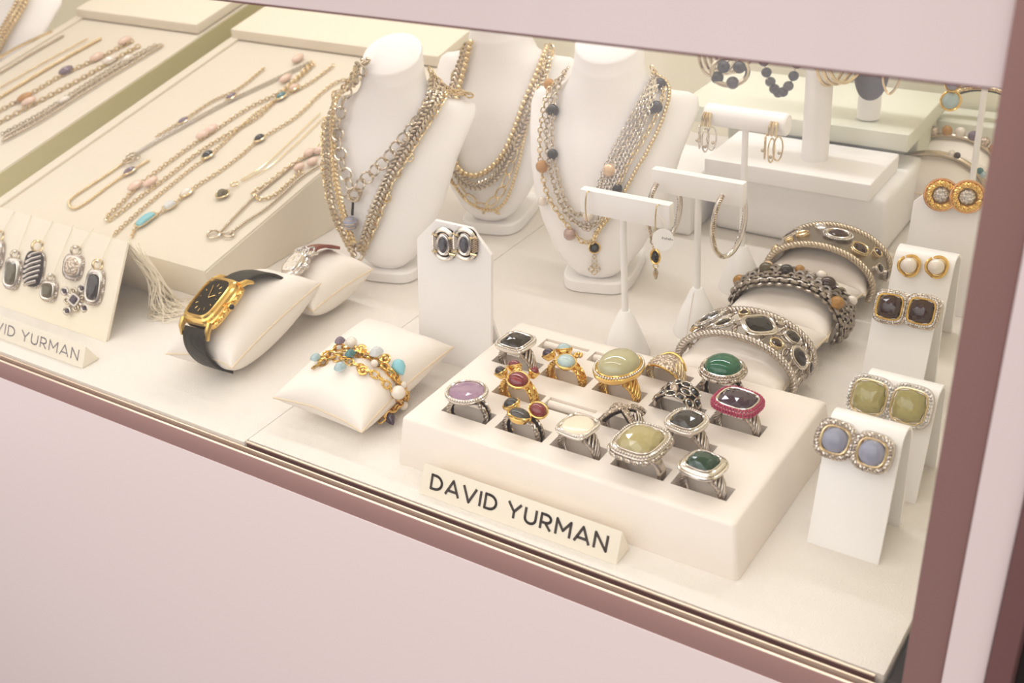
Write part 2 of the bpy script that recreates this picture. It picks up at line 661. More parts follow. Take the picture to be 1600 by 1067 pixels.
def make_bust(label, x, y, yaw, sc=1., name='necklace_bust'):
    Mw = Matrix.Translation((x, y, 0)) @ Matrix.Rotation(yaw, 4, 'Z') @ Matrix.Scale(sc, 4)
    t = thing(name, label, 'display bust', (x, y, 0))
    b = MB(Mw).loft(bust_rings())
    b.build('torso', LEATH, t, origin=(x, y, 0), sharp=60, bevel=0)
    f = MB(Mw).loft([sup(19, 27, 4, 36, 0), sup(20, 28, 4, 36, .8), sup(20, 28, 4, 36, 6.4), sup(19, 27, 4, 36, 7.4)])
    f.build('foot', LEATH, t, origin=(x, y, 0))
    MB(Mw).loft([[(-7, -8, 7), (7, -8, 7), (7, 22, 7), (-7, 22, 7)], [(-9, 2, 60), (9, 2, 60), (9, 14, 60), (-9, 14, 60)]]).build('support_leg', LEATH, t, origin=(x, y, 0), bevel=1.5)
    bv = b.bvh()
    BUSTS.append((bv, Vector((x, y, 0))))
    return bv, Vector((x, y, 0))


def drape(bv, pts, lift):
    """put picture points onto a surface: first surface met, lifted off along its normal; a ray that just misses takes the nearest rim"""
    out = []
    for u, v in pts:
        d = ray(u, v).normalized()
        loc, nr, i, ds = bv.ray_cast(CAM, d)
        if loc is None:
            best = None
            for k in range(60):
                q = CAM + d * (420 + 10 * k)
                l2, n2, i2, d2 = bv.find_nearest(q)
                if l2 is not None and (best is None or d2 < best[0]):
                    best = (d2, l2, (q - l2).normalized())
            if best[0] > 16:
                continue
            loc, nr = best[1], best[2]
        if nr.dot(d) > 0.3:
            nr = -nr
        out.append(loc + nr * lift)
    return out


B1 = make_bust('white bust nearest the two watches, draped with thick silver chains and a big ring', -367, 190, rad(15), 1.)
B2 = make_bust('white bust standing between the other two, hung with four rounded chains', -348, 275, rad(13), 1.04)
B3 = make_bust('white bust behind the earring stands, draped with fine chains and coloured beads', -246, 235, rad(15), 1.06)


# ------------------------------------------------------------------ necklace trays
SL = .2
TN = Vector((0, -SL, 1)).normalized()
TY0 = 98.


def tray_z(y):
    return 20 + SL * (y - TY0)


def make_tray(label, x0, x1):
    t = thing('necklace_tray', label, 'tray', (x0, TY0, 0), 'sloping necklace trays')
    o = (x0, TY0, 0)
    y1 = 432
    b = MB()
    b.prism([(TY0, 0), (y1, 0), (y1, tray_z(y1)), (TY0, tray_z(TY0))], x0 + .2, x1 - .2)
    b.build('wedge_base', TRAYM, t, origin=o, bevel=.6)
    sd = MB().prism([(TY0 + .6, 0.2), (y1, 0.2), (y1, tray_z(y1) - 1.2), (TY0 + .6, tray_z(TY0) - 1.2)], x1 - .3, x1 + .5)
    sd.build('side_panel', SIDE_SHADE if x1 < -600 else TRAYM, t, origin=o)
    rm = MB()
    for xa, xb, ya, yb in ((x0, x0 + 9, TY0, y1),):
        rm.loft([[(xa, ya, tray_z(ya) - .2), (xb, ya, tray_z(ya) - .2), (xb, yb, tray_z(yb) - .2), (xa, yb, tray_z(yb) - .2)],
                 [(xa, ya, tray_z(ya) + 2), (xb, ya, tray_z(ya) + 2), (xb, yb, tray_z(yb) + 2), (xa, yb, tray_z(yb) + 2)]])
    rm.build('rim', TRAYM, t, origin=o, bevel=.5)
    hb = MB()
    for ya, yb in ((346, y1),):
        hb.loft([[(x0 + 2, ya, tray_z(ya) + 1), (x1 - 2, ya, tray_z(ya) + 1), (x1 - 2, yb, tray_z(yb) + 1), (x0 + 2, yb, tray_z(yb) + 1)],
                 [(x0 + 2, ya, tray_z(ya) + 9), (x1 - 2, ya, tray_z(ya) + 9), (x1 - 2, yb, tray_z(yb) + 8), (x0 + 2, yb, tray_z(yb) + 8)]])
    hb.build('head_cushion', LINEN, t, origin=o, bevel=1.2)
    return t


make_tray('sloping cream necklace tray beside the watches, with turquoise and pink stone chains', -655, -442)
make_tray('cream necklace tray at the far left with a side coloured olive for shade and six chains', -848, -690)


def tp(u, v, lift=1.0):
    return atp(u, v, (0, TY0, 20 + lift + .7), TN)


NF[0] = lambda p: TN


def strand(pts, lift=1.0, sub=5):
    return smooth([tp(u, v, lift) for u, v in pts], sub)


def neck(name, label, group, first):
    o = Vector(first)
    return thing(name, label, 'necklace', o, group), o


def oval_stone(t, o, p, rx, ry, rz, m_, name='bead', tilt=None, setting=None):
    """a stone lying on the tray, long axis along tilt"""
    M = frame(p, TN, tilt if tilt is not None else (0, 1, 0))
    b = MB(M).ball((0, 0, rz * .6), rx, ry, rz, 12, 8).build(name, m_, t, origin=o)
    if setting:
        s_ = MB(M).tube(sup(rx * 1.08, ry * 1.08, 2., 24, rz * .35), rz * .35, 6, True).build('bezel', setting, b)
        s_.location = (0, 0, 0)
        s_.data.transform(Matrix.Translation(-Vector(o) * U))
    return b


GT = 'necklaces on the watch-side tray'
# silver mesh rope with a bead loop and mauve stones
t, o = neck('mesh_rope_necklace', 'silver mesh rope necklace ending in a thin bead loop with a mauve stone', GT, tp(205, 243))
pth = strand([(486, 96), (420, 128), (352, 160), (285, 197), (240, 222), (207, 243)], 1.2)
MB().chain(pth, 'mesh', 1.15).build('rope', SILVERW, t, origin=o)
lp = strand([(203, 247), (170, 270), (135, 293), (110, 311), (108, 320), (118, 325), (140, 312), (172, 288), (205, 266), (232, 250)], .8)
MB().chain(lp, 'bead', .8).build('chain', PALEG, t, origin=o)
for u, v in ((204, 242), (212, 247), (200, 250)):
    MB().torus(3.2, .7, M=frame(tp(u, v, 2.0), TN + Vector((random.uniform(-.4, .4), 0, 0)), (0, 1, 0))).build('ring', SILVERM, t, origin=o)
for u, v in ((203, 268), (287, 190), (362, 152)):
    oval_stone(t, o, tp(u, v), 2.2, 4.6, 2, G_MAUVE, tilt=tp(u + 20, v - 12) - tp(u, v), setting=PALEG)
MB().chain(strand([(245, 212), (285, 188), (330, 158), (372, 138), (412, 106)], 1.0), 'fine', .9).build('thin_chain', PALEG, t, origin=o)
# doubled pale gold chain with pink ovals
t, o = neck('pink_stone_necklace', 'pale gold link necklace with pink oval stones, doubled along the tray', GT, tp(170, 338))
pth = strand([(487, 97), (442, 140), (388, 168), (332, 205), (280, 240), (222, 285), (188, 318), (168, 337), (172, 342), (212, 312), (262, 275), (312, 236), (362, 205), (402, 182), (440, 146), (490, 100)], 1.1)
MB().chain(pth, 'cable', .95).build('chain', PALEG, t, origin=o)
for u, v in ((212, 292), (236, 286), (330, 204), (447, 124), (466, 93), (318, 212)):
    oval_stone(t, o, tp(u, v), 3.2, 6.2, 2.4, G_PINK, tilt=tp(u + 20, v - 13) - tp(u, v))
# station necklace with black ovals and turquoise
t, o = neck('station_necklace', 'gold station necklace with black ovals and a turquoise rectangle at its foot', GT, tp(228, 344))
pa = strand([(520, 102), (482, 130), (438, 152), (402, 175), (368, 205), (326, 243), (302, 260), (262, 292), (226, 322), (186, 358), (178, 366)], 1.)
pb = strand([(566, 122), (530, 126), (500, 146), (462, 182), (406, 217), (372, 245), (338, 270), (308, 289), (292, 302), (266, 322), (243, 336), (214, 354), (206, 368)], 1.)
MB().chain(pa, 'cable', .85).build('chain', PALEG, t, origin=o)
MB().chain(pb, 'cable', .85).build('chain', PALEG, t, origin=o)
for u, v, mm_, a, b_ in ((325, 243, G_BLACK, 3, 4.4), (406, 217, G_BLACK, 2.8, 4), (440, 151, G_TEAL, 2.6, 4.6), (460, 138, G_PINK, 2.6, 4.2), (292, 302, PEARL, 2.6, 4.6)):
    oval_stone(t, o, tp(u, v), a, b_, 2.2, mm_, tilt=tp(u + 20, v - 14) - tp(u, v), setting=PALEG)
for u, v, mm_, a, b_, fl in ((266, 322, G_CRYST, 3.0, 4.4, 3.), (228, 344, G_TURQ, 3.1, 7.4, 5.)):
    M = frame(tp(u, v), TN, tp(u + 20, v - 15) - tp(u, v))
    s_ = MB(M).gem(a, b_, 2.2, fl, 12, .6, .8).build('stone', mm_, t, flat=True, origin=o)
    MB(M).beads_on(sup(a + .7, b_ + .7, fl, 28, .9), .55, 1.2).build('setting', PALEG, t, origin=o)
# fine chain with a green diamond shaped drop
t, o = neck('green_drop_necklace', 'very thin gold chain carrying one green diamond-shaped drop', GT, tp(348, 304))
MB().tube(strand([(500, 176), (452, 222), (412, 258), (376, 281)], .7), .42, 5).build('chain', PALEG, t, origin=o)
MB().tube(strand([(506, 182), (458, 228), (418, 262), (378, 283)], .7), .42, 5).build('chain', PALEG, t, origin=o)
MB().torus(2.6, .55, M=frame(tp(366, 287, 1.6), TN, (0, 1, 0))).build('bail', PALEG, t, origin=o)
M = frame(tp(348, 304), TN, tp(366, 290) - tp(348, 304))
MB(M).gem(4.2, 4.4, 2.8, 1.5, 12, .6, .5).build('stone', G_OLIVE, t, flat=True, origin=o)
MB(M).tube(sup(4.6, 4.8, 1.6, 24, .9), .6, 6, True).build('bezel', PALEG, t, origin=o)
# bow necklace
t, o = neck('bow_necklace', 'silver bead chain with a bow clasp and pink stones, nearest the tray edge', GT, tp(344, 364))
MB().chain(strand([(344, 362), (368, 336), (398, 306), (430, 280), (455, 260), (480, 244), (506, 232)], 1.), 'bead', .75).build('chain', SILVERM, t, origin=o)
MB().chain(strand([(360, 364), (384, 346), (414, 326), (440, 304), (466, 280), (492, 262), (510, 254)], 1.), 'bead', .75).build('chain', SILVERM, t, origin=o)
MB().chain(strand([(398, 304), (404, 310), (425, 306), (450, 286), (470, 268)], 1.), 'cable', .9).build('chain', PALEG, t, origin=o)
MB().chain(strand([(396, 300), (420, 285), (444, 266), (470, 248), (500, 228)], 1.2), 'cable', 1.1).build('chain', PALEG, t, origin=o)
MB().tube(smooth([tp(*q, 1.2) for q in ((344, 364), (334, 359), (325, 364), (327, 371), (338, 370), (346, 364), (355, 362), (364, 361), (364, 368), (354, 369))], 5, True), .75, 6, True).build('bow', SILVERM, t, origin=o)
for u, v in ((468, 263), (489, 254), (484, 240), (500, 236)):
    oval_stone(t, o, tp(u, v), 2.8, 4.6, 2.2, G_PINK, tilt=tp(u + 20, v - 13) - tp(u, v))

GF = 'necklaces on the far left tray'
for lab, pts_, st, sz, mm_, stones in (
        ('thick pale gold chain nearest the outer rim of the far left tray', [(80, 50), (40, 68), (0, 90), (-60, 124)], 'wheat', 1.5, PALEG, ()),
        ('plain snake chain second from the outer rim of the far left tray', [(98, 55), (48, 84), (0, 113), (-60, 148)], 'bead', .9, SILVERM, ()),
        ('thin gold wire chain in the middle of the far left tray', [(136, 60), (70, 96), (0, 136), (-60, 170)], 'bead', .6, PALEG, ()),
        ('dotted ball chain just left of the coral-stone chains on the far left tray', [(156, 60), (88, 98), (0, 151), (-60, 187)], 'bead', 1.15, PALEG, ()),
        ('gold link chain with coral stones on the far left tray', [(205, 64), (150, 92), (98, 116), (44, 148), (0, 172), (-40, 196)], 'cable', 1.2, PALEG, ((152, 91, G_PINK), (196, 66, G_PINK), (104, 112, G_MAUVE))),
        ('gold link chain with an orange bead lying beside the bundled strands', [(215, 72), (176, 94), (120, 126), (60, 158), (0, 190), (-30, 206)], 'cable', 1.3, PALEG, ((46, 161, G_PINK), (40, 154, G_AMBER), (172, 96, PEARL)))):
    P_ = [tp(*q, 1.1) for q in pts_]
    if stones:
        t, o = neck('necklace', lab, GF, P_[0])
        MB().chain(smooth(P_, 5), st, sz).build('chain', mm_, t, origin=o)
        for u, v, sm in stones:
            oval_stone(t, o, tp(u, v), 3.6, 7, 2.8, sm, tilt=tp(u + 20, v - 11) - tp(u, v))
    else:
        tag(MB().chain(smooth(P_, 5), st, sz).build('necklace', mm_, None, origin=P_[0]), lab, 'necklace', GF)
t, o = neck('bundled_strand_necklace', 'bundle of dark gold strands nearest the shade-coloured side of the far left tray', GF, tp(60, 182))
for k_, dv in enumerate((-6, -2, 2, 6)):
    MB().chain(strand([(248 + dv, 70), (184, 106 + dv), (112, 151 + dv), (60, 184 + dv), (10 - abs(dv), 214 + dv)], 1 + .5 * (k_ % 2)), 'bead' if k_ % 2 else 'cable', .9).build('strand', SILVERM, t, origin=o)
for u, v in ((200, 93), (101, 158)):
    oval_stone(t, o, tp(u, v), 2.6, 5.5, 2.4, PEARL, tilt=tp(u + 20, v - 11) - tp(u, v))

NF[0] = None
# ------------------------------------------------------------------ pendant easel
t = thing('pendant_easel', 'folded cream easel card on which eight stone pendants hang', 'display easel', (-530, 60, 0))
o = (-530, 60, 0)
RX0, RX1 = -612, -461
RB, RT = (33, 0.), (64, 50.)
ML = math.atan2(RT[0] - RB[0], RT[1] - RB[1])
RN = Vector((0, -(RT[1] - RB[1]), RT[0] - RB[0])).normalized()
th = 1.6
MB().prism([(RB[0], 0), (RB[0] + 2.5, 0), (RT[0] + 1.4, 49.), (RT[0], 50.)], RX0, RX1).build('front_panel', LINEN, t, origin=o, bevel=.4)
MB().prism([(RT[0] + .2, 50.), (RT[0] + 1.6, 49), (90.5, 0), (88.5, 0)], RX0, RX1).build('back_panel', LINEN, t, origin=o, bevel=.3)


def rp(u, v, lift=0.):
    return atp(u, v, (0, RB[0], 0), RN) + RN * lift


RUP = Vector((0, RT[0] - RB[0], RT[1] - RB[1])).normalized()


def pendant(label, u, v, w_, h_, kind, stone, metal, bail, top):
    p = rp(u, v, .6)
    tilt = Vector((-.08, 0, 0))
    M = frame(p, RN + Vector((.32, 0, 0)), RUP + tilt) @ Matrix.Scale(1.1, 4)
    t = thing('pendant', label, 'pendant', group='pendants on the easel', M=M)
    MB().loft([sup(w_ * .95, h_ * .95, 3, 28, 0), sup(w_, h_, 3, 28, .8), sup(w_, h_, 3, 28, 3.0), sup(w_ * .86, h_ * .86, 3, 28, 3.7)]).build('mount', OXID if kind == 'rope' else metal, t)
    MB().cable(sup(w_ * .98, h_ * .98, 3, 60, 1.9), .45, .5, 2, 2.2, 5, True).build('cable_edge', SILVER, t)
    if kind == 'gem':
        MB().gem(w_ * .74, h_ * .78, 1.8, 3, 14, 3.3, .6).build('stone', stone, t, flat=True)
        MB().tube(sup(w_ * .78, h_ * .82, 3, 30, 3.8), .45, 6, True).build('bezel', SILVERW, t)
    elif kind == 'pave':
        MB().ball((0, 0, 3.0), w_ * .84, h_ * .84, 2.6, 20, 6, half=True).build('pave_dome', PAVEG, t)
    elif kind == 'rope':
        g_ = MB()
        for q in range(-3, 4):
            yy = q * h_ / 3.7
            hw = w_ * .8 * sqrt(max(0., 1 - (abs(yy) / h_) ** 3))
            if hw > .8:
                g_.tube([(-hw, yy - hw * .5, 3.4), (0, yy, 4.9), (hw, yy + hw * .5, 3.4)], .95, 8)
        g_.build('rope_texture', SILVER, t)
    MB().torus(bail, bail * .3, M=Matrix.Translation((0, h_ + bail * .9, 1.8)) @ Matrix.Rotation(rad(55), 4, 'Y')).build('bail_ring', PALEG if bail > 2.4 else SILVERM, t)
    if kind != 'rope':
        MB().ball((0, h_ + bail * 1.6, 2.6), 1.1, 1.1, 1.1, 8, 5).build('bail_bead', SILVERW, t)
    q = rp(*top, .5)
    Mi = M.inverted()
    MB(Mi).tube([p + RUP * (h_ + bail) + RN * 1.5, q], .22, 5).build('hanging_thread', THREAD, t)
    return t


pendant('pendant with a dark red stone, at the far left of the easel card', -2, 398, 4.6, 8.5, 'gem', G_GARNET, SILVER, 2.7, (24, 330))
pendant('tall oval pendant with an olive stone, between the dark red and rope-textured ones', 24, 427, 5.0, 8.6, 'gem', G_OLIVE, SILVER, 2.2, (50, 336))
pendant('large rope-textured silver oval pendant without a stone', 58, 420, 6.0, 9.8, 'rope', G_OLIVE, SILVERM, 2.9, (84, 345))
pendant('smallest pendant, a little cushion with one olive-brown stone', 81, 454, 4.6, 5.4, 'gem', G_OLIVE, SILVER, 1.9, (116, 350))
pendant('cushion pendant with a white pave dome, hung above the cross', 119, 417, 5.6, 6.6, 'pave', G_OLIVE, SILVER, 2.4, (147, 356))
pendant('long smoky-stone pendant beside the right edge of the easel', 152, 448, 5.0, 9.4, 'gem', G_SMOKE, SILVER, 2.6, (178, 364))
# diamond shaped cross of small stones
M = frame(rp(121, 468, 1.0), RN + Vector((.3, 0, 0)), RUP + Vector((.45, 0, 0)))
t = thing('pendant', 'cross-shaped pendant of small dark purple stones round a lilac centre', 'pendant', group='pendants on the easel', M=M)
MB().loft([sup(3.6, 3.6, 5, 20, 0), sup(3.8, 3.8, 5, 20, 1), sup(3.4, 3.4, 5, 20, 2.6)]).build('centre_mount', SILVER, t)
MB().gem(2.5, 2.5, 1.3, 4, 12, 2.5, .6).build('centre_stone', G_PURPLE, t, flat=True)
for a in range(4):
    an = rad(90 * a)
    c = Vector((cos(an) * 8.2, sin(an) * 8.2, 0))
    mq = Matrix.Translation(c)
    ar = MB().tube([(cos(an) * 3.4, sin(an) * 3.4, 1), (cos(an) * 6.4, sin(an) * 6.4, 1)], .9, 6)
    ar.torus(2.0, .75, M=mq @ Matrix.Translation((0, 0, 1.4)))
    ar.build('arm', SILVER, t)
    MB(mq).gem(1.5, 1.5, 1.2, 2, 10, 1.2, .5).build('stone', G_PURPLE, t, flat=True)
    an2 = rad(90 * a + 45)
    MB().torus(1.7, .6, M=Matrix.Translation((cos(an2) * 5.0, sin(an2) * 5.0, 1.2))).ball((cos(an2) * 5, sin(an2) * 5, 1.2), .9).build('corner_bead', SILVERM, t)
MB().tube([(4.5, 10.2, 1.4), (9, 22, 1.4)], .22, 5).build('hanging_thread', THREAD, t)

# the loose thread ends behind the easel
tg = MB()
for k_ in range(28):
    x0 = random.uniform(-470, -458)
    pts_ = [Vector((x0, 66 + random.uniform(-2, 6), 44 + random.uniform(-6, 4)))]
    ang = random.uniform(0, 6)
    c = Vector((random.uniform(-460, -446), random.uniform(70, 88), .6))
    pts_ += [Vector((x0 + random.uniform(2, 8), 74, 24 + random.uniform(-6, 6))), Vector((c.x - 4, c.y - 3, 6))]
    for j in range(5):
        rr = random.uniform(4, 12)
        pts_.append(Vector((c.x + rr * cos(ang), c.y + rr * .8 * sin(ang), .5 + random.uniform(0, 2.2))))
        ang += random.uniform(.8, 1.6)
    tg.tube(smooth(pts_, 4), .25, 4)
tag(tg.build('thread_tangle', THREAD, origin=(-456, 80, 0)), 'tangle of cream pendant threads spilling from behind the easel', 'threads', kind='stuff')


# ------------------------------------------------------------------ name blocks
def bow(cx, cy, rx, ry, a0, a1, n_=12):
    return [(cx + rx * cos(rad(a0 + (a1 - a0) * i / n_)), cy + ry * sin(rad(a0 + (a1 - a0) * i / n_))) for i in range(n_ + 1)]


GLYPHS = {
    'D': (.74, [[(.05, 0), (.05, 1)], [(0, .95), (.28, .95)] + bow(.28, .5, .41, .45, 90, -90) + [(.28, .05), (0, .05)]]),
    'A': (.84, [[(.02, 0), (.42, 1), (.82, 0)], [(.16, .29), (.68, .29)]]),
    'V': (.82, [[(.02, 1), (.41, 0), (.8, 1)]]),
    'I': (.1, [[(.05, 0), (.05, 1)]]),
    'Y': (.78, [[(.02, 1), (.39, .44), (.76, 1)], [(.39, .46), (.39, 0)]]),
    'U': (.7, [[(.05, 1), (.05, .38)] + bow(.35, .36, .30, .31, 180, 360) + [(.65, .38), (.65, 1)]]),
    'R': (.66, [[(.05, 0), (.05, 1)], [(0, .95), (.3, .95)] + bow(.3, .69, .28, .26, 90, -90) + [(.3, .43), (.02, .43)], [(.3, .42), (.62, 0)]]),
    'M': (.86, [[(.05, 0), (.05, .98), (.43, .34), (.81, .98), (.81, 0)]]),
    'N': (.74, [[(.05, 0), (.05, .98), (.69, .02), (.69, 1)]])}


def sign(label, x0, x1, y0, y1, zt, ink, size):
    o = (x0, y0, 0)
    t = thing('name_sign', label, 'sign', o)
    ym = (y0 + y1) / 2
    MB().prism([(y0, .1), (y1, .1), (ym, zt)], x0, x1).build('prism_block', ACRYL, t, origin=o, bevel=.3)
    sl = Vector((0, ym - y0, zt)).normalized()
    nr = Vector((0, -zt, ym - y0)).normalized()
    ln = sqrt((ym - y0) ** 2 + zt ** 2)
    L0, L1, sw = size
    strokes, pen = [], 0.
    for ch in 'DAVID YURMAN':
        if ch == ' ':
            pen += .42
            continue
        wd, lines = GLYPHS[ch]
        strokes += [[(pen + x, y) for x, y in l_] for l_ in lines]
        pen += wd + .2
    pen -= .2
    mb_ = MB()
    H = ln * .47
    kx = (L1 - L0) / pen

    def pt(x, y, dx=0., dy=0.):
        return Vector((x0 + L0 + x * kx + dx, y0, .1)) + sl * (ln * .27 + y * H + dy) + nr * .12
    hw = sw * H / 2
    for l_ in strokes:
        for (xa, ya), (xb, yb) in zip(l_, l_[1:]):
            d_ = Vector(((xb - xa) * kx, (yb - ya) * H))
            if d_.length < 1e-6:
                continue
            d_.normalize()
            px_, py_ = -d_.y * hw, d_.x * hw
            mb_.add([pt(xa, ya, -px_, -py_), pt(xb, yb, -px_, -py_), pt(xb, yb, px_, py_), pt(xa, ya, px_, py_)], [(0, 1, 2, 3)])
        for x, y in l_[1:-1]:
            mb_.add([pt(x, y, hw * cos(pi * q / 6), hw * sin(pi * q / 6)) for q in range(12)], [tuple(range(12))])
    ob = mb_.build('lettering', ink, t, origin=o, flat=True)
    ob['label'] = 'dark capital lettering along the sloping face'
    return t


sign('triangular name block with bold dark lettering, lying before the ring tray', -213.5, -112, 5.5, 17.5, 13.5, INK, (5.2, 96.2, .18))
sign('triangular name block with thin grey lettering, before the pendant easel', -551, -449, 6.5, 18.5, 11.5, INKG, (4, 97.6, .125))

# ------------------------------------------------------------------ necklaces on the busts
def bust_necklace(label, B, group='necklaces on the three busts'):
    return thing('necklace', label, 'necklace', B[1], group), B[1]


def dchain(t, o, B, pts, style, s, m_, lift=1.6, name='chain', sub=5):
    bv, bo = B
    lf = lift + 1.4

    def outward(p):
        loc, nr, i, ds = bv.find_nearest(p)
        if nr.dot(loc - Vector((bo.x, bo.y + 12, loc.z))) < 0:
            nr = -nr
        return loc, nr
    p = []
    for q in smooth(drape(bv, pts, lf), sub):
        loc, nr = outward(q)
        if (q - loc).dot(nr) < lf:
            q = loc + nr * lf
        p.append(q)
    if len(p) > 2:
        return MB().chain(p, style, s, nf=lambda q: outward(q)[1]).build(name, m_, t, origin=o)


def dpoint(B, u, v, lift):
    for k_ in range(14):
        q = drape(B[0], [(u + k_ * .4 * 3, v - k_ * 2)], lift)
        if q:
            return q[0]


def dbead(t, o, B, u, v, r, m_, name='bead', lift=None):
    q = dpoint(B, u, v, lift or r * .9)
    if q:
        MB().ball(q, r, r, r, 14, 9).build(name, m_, t, origin=o)


# first bust
t, o = bust_necklace('thick herringbone silver chain with a big oval ring at its lowest point', B1)
dchain(t, o, B1, [(577, 104), (562, 118), (548, 140), (532, 166), (523, 200), (521, 240), (522, 280), (528, 320), (540, 352), (553, 378), (560, 390)], 'wheat', 2.1, SILVERM, 2.0)
dchain(t, o, B1, [(680, 120), (668, 160), (651, 200), (626, 248), (605, 290), (588, 328), (578, 362), (570, 388)], 'wheat', 2.1, SILVERM, 2.0)
q = dpoint(B1, 563, 392, 2.6)
MB().torus(3.9, .95, 26, 8, M=frame(q, CAM - q, (0, 0, 1)), sx=.85, sy=1.15).build('oval_ring', SILVERM, t, origin=o)
t, o = bust_necklace('open ring link chain closed by a toggle above a grey ball charm', B1)
dchain(t, o, B1, [(575, 112), (560, 140), (545, 172), (538, 205), (540, 240), (547, 268), (555, 292), (559, 302)], 'ring', 1.5, SILVERM, 3.6)
dchain(t, o, B1, [(690, 128), (670, 160), (652, 190), (630, 220), (610, 247), (590, 266), (572, 285), (562, 300)], 'ring', 1.5, SILVERM, 3.6)
q = dpoint(B1, 560, 304, 4.4)
MB().torus(3.4, .75, 24, 8, M=frame(q, CAM - q, (0, 0, 1))).build('toggle_ring', SILVERM, t, origin=o)
qa, qb = dpoint(B1, 536, 304, 4.6), dpoint(B1, 566, 309, 4.6)
MB().tube([qa, qb], .7, 8).ball(qa, 1.0).ball(qb, 1.0).build('toggle_bar', SILVERM, t, origin=o)
q2, q3 = dpoint(B1, 558, 312, 4.2), dpoint(B1, 559, 334, 5.4)
if q2 and q3:
    MB().tube([q2, q3], .8, 8).build('charm_stem', OXID, t, origin=o)
q = dpoint(B1, 556, 346, 5.4)
MB().ball(q, 4.6, 4.6, 4.2, 18, 12).build('ball_charm', G_CHALC, t, origin=o)
cg = MB()
for zz, rr in ((2.8, 3.0), (.9, 4.6), (-1.0, 4.55), (-2.8, 3.1)):
    cg.torus(rr, .38, 24, 6, M=Matrix.Translation(q + Vector((0, 0, zz))))
cg.build('charm_wire', SILVERM, t, origin=o)
t, o = bust_necklace('outermost chain of small mixed links round the bust by the watches', B1)
dchain(t, o, B1, [(556, 112), (536, 142), (516, 172), (508, 205), (507, 240), (511, 275), (517, 312), (527, 344), (540, 368), (552, 384)], 'cable', 1.35, PALEG, 2.2)
dchain(t, o, B1, [(700, 132), (684, 168), (664, 200), (646, 230), (632, 254), (618, 276), (606, 306), (594, 340), (582, 368), (574, 384)], 'cable', 1.35, PALEG, 2.2)
for u, v in ((512, 197), (510, 225), (641, 246), (622, 270), (607, 308)):
    q = dpoint(B1, u, v, 3.0)
    if q:
        MB().torus(2.4, .5, 16, 6, M=frame(q, CAM - q + Vector((random.uniform(-90, 90), 0, 0)), (0, 0, 1))).build('loose_ring', PALEG, t, origin=o)
t, o = bust_necklace('double wheat chain running over the shoulder beside the open ring chain', B1)
dchain(t, o, B1, [(568, 108), (552, 132), (538, 158), (531, 190), (531, 232), (534, 276), (542, 318), (552, 352), (560, 374)], 'wheat', 1.7, PALEG, 3.2)
dchain(t, o, B1, [(698, 118), (684, 146), (664, 182), (640, 226), (618, 264), (600, 302), (586, 342), (575, 374)], 'wheat', 1.8, SILVERM, 3.4)
dchain(t, o, B1, [(688, 108), (700, 122), (716, 128), (734, 126)], 'cable', 1.4, PALEG, 2.4)
dchain(t, o, B1, [(692, 116), (706, 130), (720, 132), (732, 130)], 'cable', 1.4, PALEG, 3.4)
# second bust
t, o = bust_necklace('innermost bead-link chain on the middle bust', B2)
dchain(t, o, B2, [(742, 66), (731, 110), (720, 150), (714, 195), (714, 235), (721, 262), (740, 273), (760, 268), (783, 247), (800, 214), (819, 160), (838, 110), (852, 74)], 'bead', 1.6, PALEG, 2.0)
t, o = bust_necklace('heavy wheat chain hanging second on the middle bust', B2)
dchain(t, o, B2, [(738, 70), (723, 110), (708, 160), (702, 205), (706, 240), (716, 264), (734, 284), (756, 287), (780, 271), (800, 236), (822, 186), (838, 140), (856, 76)], 'wheat', 1.8, SILVERM, 2.4)
t, o = bust_necklace('long gold oval link chain third on the middle bust', B2)
dchain(t, o, B2, [(733, 80), (718, 120), (703, 170), (698, 215), (703, 250), (712, 274), (726, 296), (746, 313), (762, 318), (776, 308), (790, 285), (801, 250), (813, 215), (827, 178), (842, 140), (858, 84)], 'oval', 1.25, PALEG, 2.4)
t, o = bust_necklace('lowest thin ball chain with a small tassel on the middle bust', B2)
dchain(t, o, B2, [(736, 76), (712, 136), (700, 190), (698, 235), (708, 272), (724, 300), (744, 318), (770, 325), (790, 311), (806, 272), (817, 228), (830, 170), (846, 120), (858, 92)], 'bead', .95, PALEG, 2.0)
for u, v, u2, v2 in ((758, 322, 757, 345), (772, 324, 782, 332)):
    q, q2 = dpoint(B2, u, v, 2.6), dpoint(B2, u2, v2, 2.6)
    if q and q2:
        MB().tube([q, q.lerp(q2, .5), q2], 1, 8, radii=[.5, 1.5, .4]).build('leaf_drop', PALEG, t, origin=o)
# third bust
t, o = bust_necklace('twisted pair of silver chains nearest the neck, on the bust behind the earring stands', B3)
dchain(t, o, B3, [(892, 112), (876, 150), (868, 196), (870, 244), (880, 290), (892, 322), (908, 334), (922, 320), (940, 288), (964, 246), (990, 206), (1012, 160), (1026, 112)], 'cable', 1.02, SILVERM, 2.0)
dchain(t, o, B3, [(888, 118), (870, 152), (861, 200), (863, 248), (872, 292), (886, 326), (902, 344), (926, 352), (945, 330)], 'cable', 1.02, SILVERM, 2.6)
t, o = bust_necklace('pale gold chain with black, amber and pearl beads, on the rightmost bust', B3)
dchain(t, o, B3, [(884, 118), (864, 146), (853, 190), (850, 240), (854, 275), (862, 305), (876, 330), (892, 352), (912, 374), (926, 376)], 'cable', 1.0, PALEG, 2.2)
dchain(t, o, B3, [(1030, 104), (1030, 140), (1024, 175), (1006, 215), (984, 252), (966, 290), (950, 330), (936, 360), (928, 374)], 'cable', 1.0, PALEG, 2.2)
